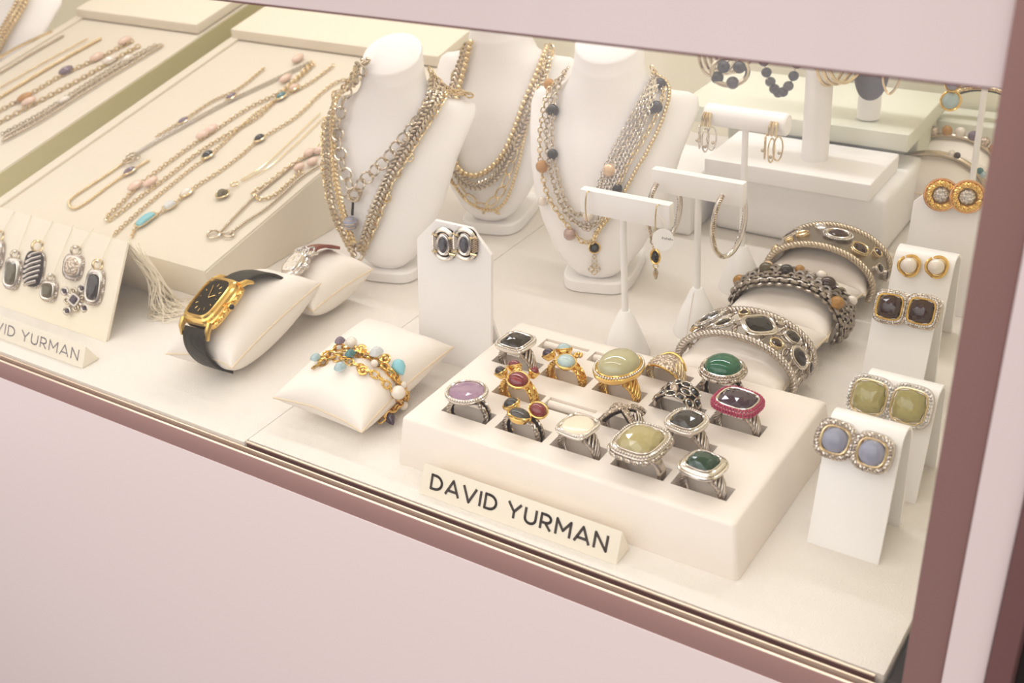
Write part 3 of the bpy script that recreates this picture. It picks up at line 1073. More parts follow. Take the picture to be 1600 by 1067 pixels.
for u, v, r_, mm_ in ((862, 138, 3.4, G_AMBER), (870, 173, 3.6, G_BLACK), (868, 242, 3.2, G_BLACK), (853, 260, 3.8, G_AMBER), (852, 313, 2.8, PEARL), (1027, 137, 3.4, G_BLACK), (1022, 168, 3.6, G_BLACK),
                      (953, 265, 3.8, PEARLP), (965, 293, 3.0, G_BLACK), (921, 336, 3.2, PEARL), (894, 363, 3.8, PEARLR), (1014, 172, 2.4, G_SMOKE)):
    dbead(t, o, B3, u, v, r_, mm_)
t, o = bust_necklace('broad strip of fine silver chains down one side of the rightmost bust', B3)
for k_ in range(6):
    a = k_ / 5
    dchain(t, o, B3, [(1010 + 12 * a, 126), (996 + 18 * a, 160), (976 + 26 * a, 200), (958 + 28 * a, 236), (944 + 28 * a, 268), (934 + 24 * a, 300)], 'fine', 1.05, SILVERW, 2.0, 'strand')
t, o = bust_necklace('gold ball chain ending in a black round drop and filigree, on the rightmost bust', B3)
dchain(t, o, B3, [(1036, 104), (1040, 140), (1034, 180), (1016, 226), (994, 264), (972, 306), (950, 342), (934, 360), (930, 372)], 'bead', 1.0, PALEG, 2.0)
q = dpoint(B3, 930, 385, 2.2)
M = frame(q, CAM - q, (0, 0, 1))
MB(M).gem(2.7, 2.7, 1.8, 2, 14, .6, .5).build('black_cabochon', G_BLACK, t, origin=o)
MB(M).torus(2.9, .55, 24, 7).build('gold_bezel', GOLD, t, origin=o)
fg = MB()
for u, v, s_ in ((930, 398, 1.0), (930, 405, 1.3)):
    qq = dpoint(B3, u, v, 2.2)
    if qq:
        fg.torus(1. * s_, .35, 12, 5, M=frame(qq, CAM - qq, (0, 0, 1)))
q = dpoint(B3, 930, 417, 2.4)
for a in range(4):
    an = rad(90 * a)
    fg.torus(1.5, .45, 14, 5, M=frame(q, CAM - q, (0, 0, 1)) @ Matrix.Translation((1.7 * cos(an), 1.7 * sin(an), 0)))
fg.build('filigree_drop', SILVERM, t, origin=o)

# bust in the far left corner
B0 = make_bust('white bust cut off by the upper left corner, beyond the far left tray', -888, 300, rad(15), .95)
t, o = bust_necklace('braided gold chain on the bust in the upper left corner', B0)
dchain(t, o, B0, [(44, -10), (36, 10), (26, 30), (14, 52), (2, 76), (-14, 110)], 'wheat', 2.2, PALEG, 2.4)
dchain(t, o, B0, [(36, -10), (28, 10), (18, 30), (6, 52), (-8, 76)], 'wheat', 2.0, PALEG, 2.6)


# ------------------------------------------------------------------ cushions
def cushion(label, c, sx, sy, th, yaw=0., pitch=0., roll=0., m_=SATIN, ear=.10, fat=.42):
    M = Matrix.Translation(c) @ Matrix.Rotation(yaw, 4, 'Z') @ Matrix.Rotation(pitch, 4, 'X') @ Matrix.Rotation(roll, 4, 'Y')
    t = thing('cushion', label, 'cushion', c, 'display cushions')
    N = 26

    def pt(i, j, sgn):
        u, v = -1 + 2 * i / N, -1 + 2 * j / N
        u, v = math.sin(u * pi / 2), math.sin(v * pi / 2)
        x = sx * u * (1 - ear * (1 - v * v))
        y = sy * v * (1 - ear * (1 - u * u))
        z = th * max(0., (1 - u * u) * (1 - v * v)) ** fat
        wr = .5 * sin(7 * u + 3 * v) * (1 - abs(u)) * th * .05
        return Vector((x, y, sgn * z + wr * (1 if sgn > 0 else 0)))
    b = MB(M)
    for sg in (1, -1):
        vs_ = [pt(i, j, sg) for i in range(N + 1) for j in range(N + 1)]
        fs_ = []
        for i in range(N):
            for j in range(N):
                q_ = (i * (N + 1) + j, (i + 1) * (N + 1) + j, (i + 1) * (N + 1) + j + 1, i * (N + 1) + j + 1)
                fs_.append(q_ if sg > 0 else tuple(reversed(q_)))
        b.add(vs_, fs_)
    b.build('cover', m_, t, origin=c, sharp=75)
    edge = [pt(i, 0, 1) for i in range(N)] + [pt(N, j, 1) for j in range(N)] + [pt(N - i, N, 1) for i in range(N)] + [pt(0, N - j, 1) for j in range(N)]
    MB(M).tube(edge, .55, 6, True).build('seam', SEAM, t, origin=c)
    return b.bvh(), Vector(c), M


P1 = cushion('cushion wearing the gold watch', (-376, 65, 21), 24, 39, 20, rad(3), rad(9), rad(-4))
P2 = cushion('cushion wearing the silver watch, touching the bust', (-372, 121, 18), 20, 25, 17, rad(-4), rad(5))
P3 = cushion('cushion wearing the gold charm bracelet', (-284, 56, 17), 28, 38, 16.5, rad(0), rad(5), rad(3))


# ------------------------------------------------------------------ watches
def watch(label, M, w_, h_, t_, metal, dialm, strapm, rect, crownm, rope, loop_):
    t = thing('wristwatch', label, 'watch', group='wristwatches', M=M)
    ex = 4.5 if rect else 2.6
    MB().loft([sup(w_, h_, ex, 40, -t_), sup(w_ * 1.04, h_ * 1.03, ex, 40, -t_ * .4), sup(w_ * 1.04, h_ * 1.03, ex, 40, t_ * .1), sup(w_ * .98, h_ * .98, ex, 40, t_ * .3)]).build('case', metal, t)
    bz = MB()
    bz.loft([sup(w_ * .98, h_ * .98, ex, 40, t_ * .3), sup(w_ * .96, h_ * .96, ex, 40, t_ * .7), sup(w_ * .86, h_ * .88, ex, 40, t_ * .85), sup(w_ * .82, h_ * .85, ex, 40, t_ * 1.15), sup(w_ * .74, h_ * .78, ex, 40, t_ * 1.2), sup(w_ * .72, h_ * .76, ex, 40, t_ * .95)], True, False)
    bz.build('bezel', metal, t)
    d_ = MB().loft([sup(w_ * .73, h_ * .77, ex, 40, t_ * .9), sup(w_ * .73, h_ * .77, ex, 40, t_ * 1.0)]).build('dial', dialm, t)
    mk = MB()
    for k_ in range(12):
        an = rad(30 * k_)
        r0, r1 = .56, .70
        c, s = sin(an), cos(an)
        mk.tube([(w_ * .72 * r0 * c * 1.15, h_ * .76 * r0 * s * 1.15, t_ * 1.03), (w_ * .72 * r1 * c * 1.15, h_ * .76 * r1 * s * 1.15, t_ * 1.03)], .22, 5)
    mk.build('hour_marks', metal, d_)
    MB().tube([(0, 0, t_ * 1.08), (w_ * .3, h_ * .14, t_ * 1.08)], .3, 5).build('hour_hand', metal, d_)
    MB().tube([(0, 0, t_ * 1.12), (-w_ * .2, h_ * .46, t_ * 1.12)], .26, 5).build('minute_hand', metal, d_)
    for sx_ in (-1, 1):
        for sy_ in (-1, 1):
            MB().tube([(sx_ * w_ * .86, sy_ * h_ * .85, t_ * .2), (sx_ * w_ * .88, sy_ * h_ * 1.12, -t_ * .3), (sx_ * w_ * .86, sy_ * h_ * 1.32, -t_ * 1.3)], 1, 8, radii=[1.9, 1.6, 1.0]).build('lug', metal, t)
    if rope:
        for sx_ in (-1, 1):
            MB().cable([(sx_ * w_ * 1.06, y_, -t_ * .25) for y_ in (-h_ * .8, 0, h_ * .8)], .55, .75, 3, 4).build('rope_inlay', metal, t)
    else:
        pv = MB()
        for y_ in (-1, 1):
            for k_ in range(4):
                pv.torus(w_ * (.34 + .1 * (k_ % 2)), .6, 16, 6, M=Matrix.Translation(((k_ - 1.5) * w_ * .45, y_ * h_ * (1.0 + .1 * (k_ % 2)), t_ * .3)))
        pv.build('pave_scrolls', PAVE, t)
    cr_ = MB()
    cr_.lathe([(1.9, 0), (2.1, .5), (2.1, 2.0), (1.6, 2.5)], 16, M=Matrix.Translation((w_ * 1.03, 0, -t_ * .1)) @ Matrix.Rotation(pi / 2, 4, 'Y'))
    c_ = cr_.build('crown', metal, t)
    MB().ball((w_ * 1.03 + 2.6, 0, -t_ * .1), 1.3, 1.5, 1.5, 12, 8).build('crown_stone', crownm, c_)
    for sg, pts_ in loop_:
        wd = w_ * .72
        k_ = len(pts_)
        rings = []
        fr_ = [Vector(p) for p in pts_]
        for i, p in enumerate(fr_):
            a = fr_[max(0, i - 1)]
            b_ = fr_[min(k_ - 1, i + 1)]
            tg_ = (b_ - a).normalized()
            nn = Vector((1, 0, 0)).cross(tg_).normalized()
            ws = wd * (1 - .12 * i / k_)
            rings.append([p + Vector((-ws, 0, 0)) - nn * .9, p + Vector((ws, 0, 0)) - nn * .9, p + Vector((ws * .9, 0, 0)) + nn * .9, p + Vector((-ws * .9, 0, 0)) + nn * .9])
        MB().loft(rings).build('strap', strapm, t, bevel=.35)
    return t


nw = Vector((-.12, -.4, .9))
uw = Vector((.02, .93, .36))
MW = frame((-374, 44, 41.5), nw, uw)
watch('gold rectangular wristwatch with a black dial on a black crocodile strap', MW, 12.2, 15.4, 3.8, GOLD, DIAL, LEATHB, True, G_BLACK, True,
      ((1, smooth([(0, 16, -2.0), (0, 22, -4), (0, 29, -9), (0, 35, -16), (0, 39, -26)], 4)), (-1, smooth([(0, -16, -2.0), (0, -21, -5), (0, -24.5, -12), (0, -24.5, -22), (0, -20, -33)], 4))))
nw = Vector((-.2, -.4, .88))
uw = Vector((-.0, .9, .42))
watch('silver wristwatch with pave scrolls on a red-brown strap', frame((-371, 104, 37), nw, uw), 7.2, 9, 2.6, SILVERW, PEARL, LEATHR, False, SILVERW, False,
      ((1, smooth([(0, 10.5, -1.5), (0, 16, -3), (0, 22, -8), (0, 27, -15)], 4)), (-1, smooth([(0, -10.5, -1.5), (0, -15, -4), (0, -18, -10), (0, -18, -19)], 4))))

# charm bracelet draped over its cushion
t = thing('charm_bracelet', 'gold charm bracelet with pearls and blue drops on the front cushion', 'bracelet', P3[1])
o = P3[1]
for pts_, st, s_ in (([(496, 574), (510, 566), (524, 562), (545, 566), (566, 577), (590, 590), (606, 606), (618, 620), (630, 636), (624, 655), (610, 672)], 'cable', 1.25),
                     ([(504, 566), (520, 550), (538, 545), (562, 552), (580, 562), (600, 576), (614, 590), (624, 604), (632, 622), (634, 640), (622, 664)], 'cable', 1.35),
                     ([(508, 560), (526, 556), (548, 556), (570, 556), (590, 566), (608, 582), (622, 598), (632, 612), (637, 630), (630, 656)], 'cable', 1.25)):
    MB().chain(smooth(drape(P3[0], pts_, 1.3), 5), st, s_).build('chain', GOLD, t, origin=o)
for u, v, r_, mm_, nm in ((552, 543, 3.0, PEARL, 'pearl'), (613, 612, 3.6, PEARL, 'pearl'), (624, 600, 2.0, PEARL, 'pearl'), (584, 572, 2.0, PEARL, 'pearl'), (498, 565, 2.6, G_BLUE, 'blue_drop'), (535, 580, 3.0, G_BLUE, 'blue_drop'),
                          (587, 558, 3.4, G_CRYST, 'crystal_drop'), (636, 640, 2.6, PEARL, 'pearl'), (550, 559, 2.6, G_TEAL, 'teal_drop'), (534, 540, 2.6, G_MAUVE, 'mauve_drop')):
    q = drape(P3[0], [(u, v)], r_ * .9 + .6)
    if q:
        (MB().ball(q[0], r_, r_, r_, 14, 9) if 'pearl' in nm else MB(Matrix.Translation(q[0])).gem(r_, r_ * 1.2, r_ * .8, 2, 12, 0, .4).gem(r_, r_ * 1.2, -r_ * .6, 2, 12, 0, .4)).build(nm, mm_, t, origin=o, flat='pearl' not in nm)
for u, v, mm_, nm, a in ((619, 576, G_TURQ, 'turquoise_drop', 4.2), (623, 667, G_PURPLE, 'purple_drop', 3.6)):
    q = drape(P3[0], [(u, v)], 3.0)
    if q:
        M = frame(q[0], Vector((.3, -.3, .9)), Vector((-.8, .5, .2)))
        MB(M).lathe([(0.05, -a * 1.3), (a * .35, -a * .9), (a * .75, -a * .2), (a * .8, a * .35), (a * .5, a * .8), (.05, a * .95)], 16, M=Matrix.Rotation(-pi / 2, 4, 'X')).build(nm, mm_, t, origin=o)
for u, v in ((567, 581), (601, 563), (565, 549)):
    q = drape(P3[0], [(u, v)], 1.6)
    if q:
        MB().torus(2.2, .7, 16, 6, M=frame(q[0], Vector((.2, -.4, .9)), (0, 1, 0))).ball(q[0], 1.2).build('gold_rosette', GOLD, t, origin=o)

# ------------------------------------------------------------------ ring tray with real slots
TX0, TX1, TYF, TYB, TZ = -231., -71., 26., 121., 25.
tr_o = (-150, 72, 0)
SLOTS = []
for y_, xs_ in ((40.5, (-208, -178, -149, -118.5, -90)), (64.5, (-196, -168.5, -140, -109)), (88, (-212, -184, -155, -125, -96)), (110, (-199, -170.5, -142, -113))):
    SLOTS.append((y_, xs_))
SW, SD, SZ = 12.6, 4.6, 13.2
tray_t = thing('ring_tray', 'ivory suede ring tray with slotted top, holding rows of gemstone rings', 'tray', tr_o)
b = MB()
rows_ = [(y_ - SD, y_ + SD, xs_) for y_, xs_ in SLOTS]


def quad(mb, p):
    mb.add(p, [(0, 1, 2, 3)])


ycur = TYF
for ya, yb, xs_ in rows_:
    quad(b, [(TX0, ycur, TZ), (TX1, ycur, TZ), (TX1, ya, TZ), (TX0, ya, TZ)])
    xc = TX0
    for x_ in xs_:
        quad(b, [(xc, ya, TZ), (x_ - SW, ya, TZ), (x_ - SW, yb, TZ), (xc, yb, TZ)])
        xc = x_ + SW
        L_, R_ = x_ - SW, x_ + SW
        quad(b, [(L_, ya, SZ), (R_, ya, SZ), (R_, yb, SZ), (L_, yb, SZ)])
        quad(b, [(L_, ya, TZ), (L_, ya, SZ), (L_, yb, SZ), (L_, yb, TZ)])
        quad(b, [(R_, ya, SZ), (R_, ya, TZ), (R_, yb, TZ), (R_, yb, SZ)])
        quad(b, [(L_, ya, SZ), (L_, ya, TZ), (R_, ya, TZ), (R_, ya, SZ)])
        quad(b, [(L_, yb, TZ), (L_, yb, SZ), (R_, yb, SZ), (R_, yb, TZ)])
    quad(b, [(xc, ya, TZ), (TX1, ya, TZ), (TX1, yb, TZ), (xc, yb, TZ)])
    ycur = yb
quad(b, [(TX0, ycur, TZ), (TX1, ycur, TZ), (TX1, TYB, TZ), (TX0, TYB, TZ)])
b.build('slotted_top', SUEDE, tray_t, origin=tr_o)
b = MB()


def rr_ring(e_, z, r_):
    x0, x1, y0, y1 = TX0 - e_, TX1 + e_, TYF - e_, TYB + e_
    out = []
    for cx, cy, a0 in ((x1 - r_, y0 + r_, -90), (x1 - r_, y1 - r_, 0), (x0 + r_, y1 - r_, 90), (x0 + r_, y0 + r_, 180)):
        for k_ in range(5):
            an = rad(a0 + 22.5 * k_)
            out.append((cx + r_ * cos(an), cy + r_ * sin(an), z))
    return out


b.loft([rr_ring(6.2, 0, 3), rr_ring(6.4, 1, 3), rr_ring(3.0, TZ - 1.2, 2), rr_ring(1.8, TZ - .15, 2), rr_ring(0.02, TZ, .3)], False, False)
b.build('tapered_sides', SUEDE, tray_t, origin=tr_o, sharp=60)
for x_, y_ in ((-199, 110), (-170.5, 110), (-168.5, 64.5)):
    MB().tube([(x_ - SW + .3, y_ + 2.6, TZ - 2.6), (x_ + SW - .3, y_ + 2.6, TZ - 2.6)], 2.0, 12).build('foam_roll', SUEDE, tray_t, origin=tr_o)

# ------------------------------------------------------------------ rings
RR = 9.4
RZ = SZ + 11.3


def ring(label, x, y, yaw=0., scale=1.):
    M = Matrix.Translation((x, y, RZ)) @ Matrix.Rotation(rad(yaw), 4, 'Z') @ Matrix.Scale(scale, 4)
    return thing('ring', label, 'ring', group='rings in the slotted tray', M=M)


def arc(a0, a1, r_, n_=40, y_=0.):
    return [(r_ * sin(rad(a0 + (a1 - a0) * i / n_)), y_, r_ * cos(rad(a0 + (a1 - a0) * i / n_))) for i in range(n_ + 1)]


def shank(t, metal, style='cable', wide=3.0):
    if style == 'cable':
        tp_ = lambda q: .62 + .5 * abs(2 * q - 1) ** 1.4
        wd_ = lambda q: 1.1 + 2.0 * abs(2 * q - 1) ** 1.6
        MB().cable(arc(34, 326, RR, 60), 1.1, .72, 7, 15, 6, False, tp_, None, wd_).build('cable_shank', metal, t, sharp=70)
        rings_ = []
        for i, (p, tt, a_, b_) in enumerate(frames(arc(33, 327, RR, 44))):
            q = i / 44
            rings_.append([p + a_ * (1.05 * tp_(q) * cos(2 * pi * j / 12)) + b_ * (1.05 * tp_(q) * wd_(q) * sin(2 * pi * j / 12)) for j in range(12)])
        MB().loft(rings_).build('shank_core', OXID if metal in (SILVER, SILVERM) else metal, t)
    elif style == 'double':
        for y_ in (-1.7, 1.7):
            MB().cable(arc(28, 332, RR, 60, y_), .62, .62, 3, 6, 5).build('cable_shank', metal, t, sharp=70)
        MB().tube(arc(28, 332, RR - .3, 40), 1.4, 8).build('shank_core', OXID if metal in (SILVER, SILVERM) else metal, t)
    else:
        b_ = MB()
        rings_ = []
        for p in frames(arc(0, 352, RR, 44)):
            q = Vector((p[0][0], 0, p[0][2])).normalized()
            rings_.append([p[0] + Vector((0, -wide, 0)) - q * .6, p[0] + Vector((0, -wide * .8, 0)) + q * .8, p[0] + Vector((0, wide * .8, 0)) + q * .8, p[0] + Vector((0, wide, 0)) - q * .6])
        b_.loft(rings_).build('band', metal, t, bevel=.3)


def head(t, w_, h_, ex, stone, metal, gd=3.4, halo='cable', zb=RR - .4, hh=3.2, cab=False, table=.55, haloM=None, inner=.8, edge_r=.5):
    T = Matrix.Translation((0, 0, zb))
    k = 36
    MB(T).loft([sup(w_ * .72, h_ * .72, ex, k, 0), sup(w_ * .96, h_ * .96, ex, k, hh * .45), sup(w_, h_, ex, k, hh * .8), sup(w_ * .9, h_ * .9, ex, k, hh)]).build('setting', metal, t, sharp=50)
    if halo in ('pave', 'both'):
        MB(T).beads_on(sup(w_ * .93, h_ * .93, ex, 60, hh), w_ * .045 + .14, w_ * .094 + .26, k=8, j=5).build('halo', haloM or SILVERW, t)
    if halo in ('cable', 'both'):
        MB(T).cable(sup(w_ * 1.0, h_ * 1.0, ex, 72, hh * .5), edge_r * .8, edge_r * .85, 3, 3.4, 5, True).build('cable_edge', metal if metal != SILVERW else SILVER, t)
    MB(T).tube(sup(w_ * (inner + .03), h_ * (inner + .03), ex, 44, hh + .25), .5, 6, True).build('bezel', GOLD if metal == GOLD else SILVERW, t)
    if cab:
        MB(T).ball((0, 0, hh), w_ * inner, h_ * inner, gd, 32, 10, half=True).build('stone', stone, t)
    else:
        MB(T).gem(w_ * inner, h_ * inner, gd, ex, 10, hh, table).build('stone', stone, t, flat=True)


R1, R2, R3, R4 = SLOTS
# front row
t = ring('oval ring with a pinkish lilac stone and pave rim, first in the front row', R1[1][0], R1[0], 12)
shank(t, SILVER, 'double')
head(t, 10.2, 9.8, 2, G_LILAC, SILVER, 1.6, 'pave', table=.3, inner=.84)
t = ring('silver ring with a grey, a smoky and a garnet cabochon in gold bezels', R1[1][1], R1[0], -4)
shank(t, SILVER, 'double')
for dx, dy, w_, h_, st in ((1.5, -4.5, 5.8, 5.2, G_GREY), (-6.5, 2.0, 4.6, 3.8, G_SMOKE), (5.5, 4.4, 4.6, 4.2, G_GARNET)):
    mq = Matrix.Translation((dx, dy, RR - 1.0 + (1.2 if dy < 0 else .8))) @ Matrix.Rotation(rad(-dx * 4), 4, 'Y').inverted() @ Matrix.Rotation(rad(-dy * -3.5), 4, 'X')
    MB(mq).loft([sup(w_ * .7, h_ * .7, 2, 28, -1), sup(w_, h_, 2, 28, 1.2), sup(w_ * .95, h_ * .95, 2, 28, 2)]).tube(sup(w_ * .93, h_ * .93, 2, 30, 2.1), .55, 6, True).build('gold_bezel', GOLD, t)
    MB(mq).ball((0, 0, 1.8), w_ * .86, h_ * .86, 2.9, 24, 8, half=True).build('cabochon', st, t)
t = ring('silver ring with a flat milky white square stone', R1[1][2], R1[0], -6)
shank(t, SILVER)
head(t, 8.2, 8.6, 4, G_MILK, SILVERW, 1.2, 'pave', cab=True, inner=.84)
t = ring('large cushion ring with a faceted yellow-green citrine, in the front row', R1[1][3], R1[0], -4, 1.08)
shank(t, SILVER, 'flat', 2.6)
head(t, 10.4, 11.6, 3.2, G_CITRINE, SILVER, 4.0, 'both', hh=4.4, table=.16, inner=.76, edge_r=.6)
t = ring('silver ring with a faceted dark green stone, last in the front row', R1[1][4], R1[0], -8)
shank(t, SILVER)
head(t, 8.6, 8.4, 3, G_EMER, SILVERW, 3.0, 'none', hh=4.0, inner=.74, table=.2)
MB(Matrix.Translation((0, 0, RR + 1.6))).tube(sup(8.8, 8.6, 3, 40, 0), .8, 8, True).build('rim', SILVERW, t)
# second row
t = ring('gold ring with garnet cabochons of different sizes', R2[1][0], R2[0], -6)
shank(t, GOLD, 'double')
for dx, dy, w_, h_, st in ((3.2, -3.4, 5.6, 5.2, G_GARNET), (-5.4, 4.6, 4.2, 3.4, G_GARNET), (-7.0, -2.4, 3.6, 2.8, G_BROWN), (4.8, 5.2, 2.6, 2.4, G_GARNET)):
    mq = Matrix.Translation((dx, dy, RR + .4)) @ Matrix.Rotation(rad(dx * 4), 4, 'Y') @ Matrix.Rotation(rad(-dy * 3.5), 4, 'X')
    MB(mq).loft([sup(w_ * .7, h_ * .7, 2, 28, -1), sup(w_, h_, 2, 28, 1.2), sup(w_ * .95, h_ * .95, 2, 28, 2)]).tube(sup(w_ * .93, h_ * .93, 2, 30, 2.1), .5, 6, True).build('gold_bezel', GOLD, t)
    MB(mq).ball((0, 0, 1.8), w_ * .86, h_ * .86, 2.9, 24, 8, half=True).build('cabochon', st, t)
MB().torus(1.8, .6, M=Matrix.Translation((-1, 1.5, RR + 2.6))).ball((-1, 1.5, RR + 2.8), 1.0).build('rosette', GOLD, t)
t = ring('small silver ring with crossing pave bands', R2[1][2], R2[0], 6, .92)
shank(t, SILVER)
for sg in (-1, 1):
    b_ = MB()
    for i in range(21):
        a = -58 + 116 * i / 20
        for q in (-1, 0, 1):
            b_.ball((RR * sin(rad(a)) * 1.06, sg * 5.5 * sin(rad(a * 1.5)) + q * 1.35, (RR + .8) * cos(rad(a)) + (.8 if sg > 0 else 0)), .78, k=7, j=5)
    b_.build('pave_band', PAVEG, t)
    MB().tube([((RR - .2) * sin(rad(-60 + 6 * i)), sg * 5.5 * sin(rad((-60 + 6 * i) * 1.5)), (RR - .2) * cos(rad(-60 + 6 * i)) + (.6 if sg > 0 else -.2)) for i in range(21)], 1.7, 8).build('band_back', OXID, t)
t = ring('silver ring with a faceted grey-brown cushion stone, behind the dark green one', R2[1][3], R2[0], -8)
shank(t, SILVER)
head(t, 8.8, 8.8, 3, G_GREY, SILVERW, 3.2, 'pave', hh=4.0, inner=.74, table=.2)
# third row
t = ring('silver ring with a square black-olive stone and pave frame', R3[1][0], R3[0], -4)
shank(t, SILVER)
head(t, 8.6, 8.8, 4, G_SMOKE, SILVERW, 2.8, 'pave', hh=4.0, inner=.74, table=.3)
t = ring('gold ring with pale blue cabochons and one violet stone', R3[1][1], R3[0], -4)
shank(t, GOLD, 'double')
for dx, dy, w_, h_, st in ((2.6, -3.2, 5.2, 4.8, G_BLUE), (-4.2, 5.0, 4.4, 4.0, G_BLUE), (-7.6, -1.6, 3.8, 3.0, G_PURPLE)):
    mq = Matrix.Translation((dx, dy, RR + .4)) @ Matrix.Rotation(rad(dx * 4), 4, 'Y') @ Matrix.Rotation(rad(-dy * 3.5), 4, 'X')
    MB(mq).loft([sup(w_ * .7, h_ * .7, 2, 28, -1), sup(w_, h_, 2, 28, 1.2), sup(w_ * .95, h_ * .95, 2, 28, 2)]).tube(sup(w_ * .93, h_ * .93, 2, 30, 2.1), .5, 6, True).build('gold_bezel', GOLD, t)
    MB(mq).ball((0, 0, 1.8), w_ * .86, h_ * .86, 2.9, 24, 8, half=True).build('cabochon', st, t)
b_ = MB()
for k_ in range(6):
    b_.ball((4.5 + 1.6 * cos(k_), 4.2 + 1.6 * sin(k_), RR + 2.2), .85, k=8, j=6)
b_.build('gold_bead_cluster', GOLD, t)
t = ring('largest ring, a huge pale lemon oval cabochon in a pave and gold rim', R3[1][2], R3[0], -10, 1.06)
shank(t, GOLD)
head(t, 10.6, 12.8, 2, G_LEMON, GOLD, 6.6, 'pave', hh=5.0, cab=True, inner=.82, haloM=SILVERW)
t = ring('openwork silver ring covered with little black stones and one pave leaf', R3[1][3], R3[0], 0, 1.05)
for y_ in (-3.2, 0, 3.2):
    MB().tube(arc(62, 298, RR, 40, y_), .8, 8).build('band_wire', SILVER, t)
MB().loft([[Vector((RR * .93 * sin(rad(-64 + 128 * i / 16)), y_, RR * .93 * cos(rad(-64 + 128 * i / 16)))) for y_ in (-4.6, 4.6)] + [Vector((RR * 1.02 * sin(rad(-64 + 128 * i / 16)), y_, RR * 1.02 * cos(rad(-64 + 128 * i / 16)))) for y_ in (4.6, -4.6)] for i in range(17)]).build('openwork_back', OXID, t)
shapes = [(-56, -3.6, 1.9, 1.9, 2), (-52, 2.6, 2.2, 1.8, 4), (-30, -4.2, 1.8, 1.8, 5), (-36, 4.4, 2.3, 1.9, 2), (-6, -4.6, 2.2, 2.2, 2), (20, -4.4, 1.8, 1.8, 5), (46, -3.8, 2.0, 2.0, 2), (60, .6, 1.8, 1.8, 5), (10, 4.8, 2.2, 1.8, 2), (38, 3.8, 2.9, 2.2, 2), (-12, 5.2, 1.7, 1.7, 2), (22, .2, 2.3, 1.7, 2)]
for a, y_, w_, h_, ex in shapes:
    mq = Matrix.Rotation(rad(a), 4, 'Y') @ Matrix.Translation((0, y_, RR * 1.0))
    MB(mq).tube(sup(w_, h_, ex, 22, .9), .5, 6, True).build('collet', SILVER, t)
    MB(mq).gem(w_ * .86, h_ * .86, 1.2, ex, 10, .5, .5).build('black_stone', G_BLACK, t, flat=True)
mq = Matrix.Rotation(rad(-10), 4, 'Y') @ Matrix.Translation((0, .2, RR * 1.02)) @ Matrix.Rotation(rad(35), 4, 'Z')
MB(mq).loft([sup(1.9, 3.9, 1.5, 20, .2), sup(1.8, 3.8, 1.5, 20, 1.2), sup(.8, 2, 1.5, 20, 1.9)]).build('pave_leaf', PAVEG, t)
t = ring('silver ring with a faceted plum stone bordered by pink-red stones', R3[1][4], R3[0], -6, 1.05)
shank(t, SILVER)
head(t, 10.2, 8.6, 3, G_PURPLE, SILVERW, 2.4, 'none', hh=4.2, inner=.78, table=.35)
b_ = MB(Matrix.Translation((0, 0, RR - .4)))
for q, zz in ((1.0, 1.9), (1.0, 3.2), (.93, 4.3)):
    b_.beads_on(sup(10.1 * q, 8.5 * q, 3, 60, zz), .7, 1.38, k=8, j=5)
b_.build('pink_halo', gemm('pink_ruby', 'c23a62', .2), t)
# back row
t = ring('domed ring with champagne pave crown and gold edges', R4[1][2], R4[0], -6, .98)
shank(t, PALEG)
b_ = MB()
rings_ = []
for i in range(21):
    a = rad(-66 + 132 * i / 20)
    hw = 3.0 + 3.6 * cos(a * 1.25)
    rings_.append([((RR + 2.2 * sin(pi * j / 10) - .8) * sin(a), hw * -cos(pi * j / 10), (RR + 2.2 * sin(pi * j / 10) - .8) * cos(a)) for j in range(11)])
b_.loft(rings_, True, True)
b_.build('pave_dome', PAVEG, t)
for sg in (-1, 1):
    MB().tube([((RR + .2) * sin(rad(-66 + 6.6 * i)), sg * (3.3 + 3.7 * cos(rad(-66 + 6.6 * i) * 1.25)), (RR + .2) * cos(rad(-66 + 6.6 * i))) for i in range(21)], .6, 6).build('gold_edge', GOLD, t)
t = ring('silver ring with a domed bright green oval cabochon and pave rim', R4[1][3], R4[0], -6, 1.05)
shank(t, SILVER, 'double')
head(t, 9.8, 9.6, 2.2, G_GREEN, SILVER, 5.2, 'both', hh=4.0, cab=True, inner=.82, haloM=PAVEG)

# ------------------------------------------------------------------ earrings and stands
def t_stand(label, x, y, top, bx0, bx1, bh, rnd=False, seam=False):
    o = (x, y, 0)
    t = thing('earring_stand', label, 'display stand', o, 'white T-bar earring stands')
    Mx = Matrix.Translation(o)
    MB(Mx).lathe([(12.6, 0), (12.8, .6), (8.2, 14), (3.6, 25), (2.6, 26.2), (.2, 26.4)], 30).build('cone_base', PLASTIC, t, origin=o)
    MB(Mx).lathe([(1.75, 24), (1.75, top - bh * .4)], 14).build('pole', PLASTIC, t, origin=o)
    if rnd:
        MB().lathe([(.1, 0), (bh * .5 - .8, 0), (bh * .5, .8), (bh * .5, bx1 - bx0 - .8), (bh * .5 - .8, bx1 - bx0), (.1, bx1 - bx0)], 24, M=Matrix.Translation((bx0, y, top - bh * .5)) @ Matrix.Rotation(pi / 2, 4, 'Y')).build('cross_bar', PLASTIC, t, origin=o)
    else:
        MB().box(bx0, bx1, y - 2.6, y + 2.6, top - bh, top).build('cross_bar', PLASTIC, t, origin=o, bevel=.8)
    if seam:
        MB().tube([(x - .2, y - 12.6, .8), (x - .2, y - 8.2, 14), (x - .2, y - 3.7, 25)], .18, 4).build('mould_seam', SEAM, t, origin=o)


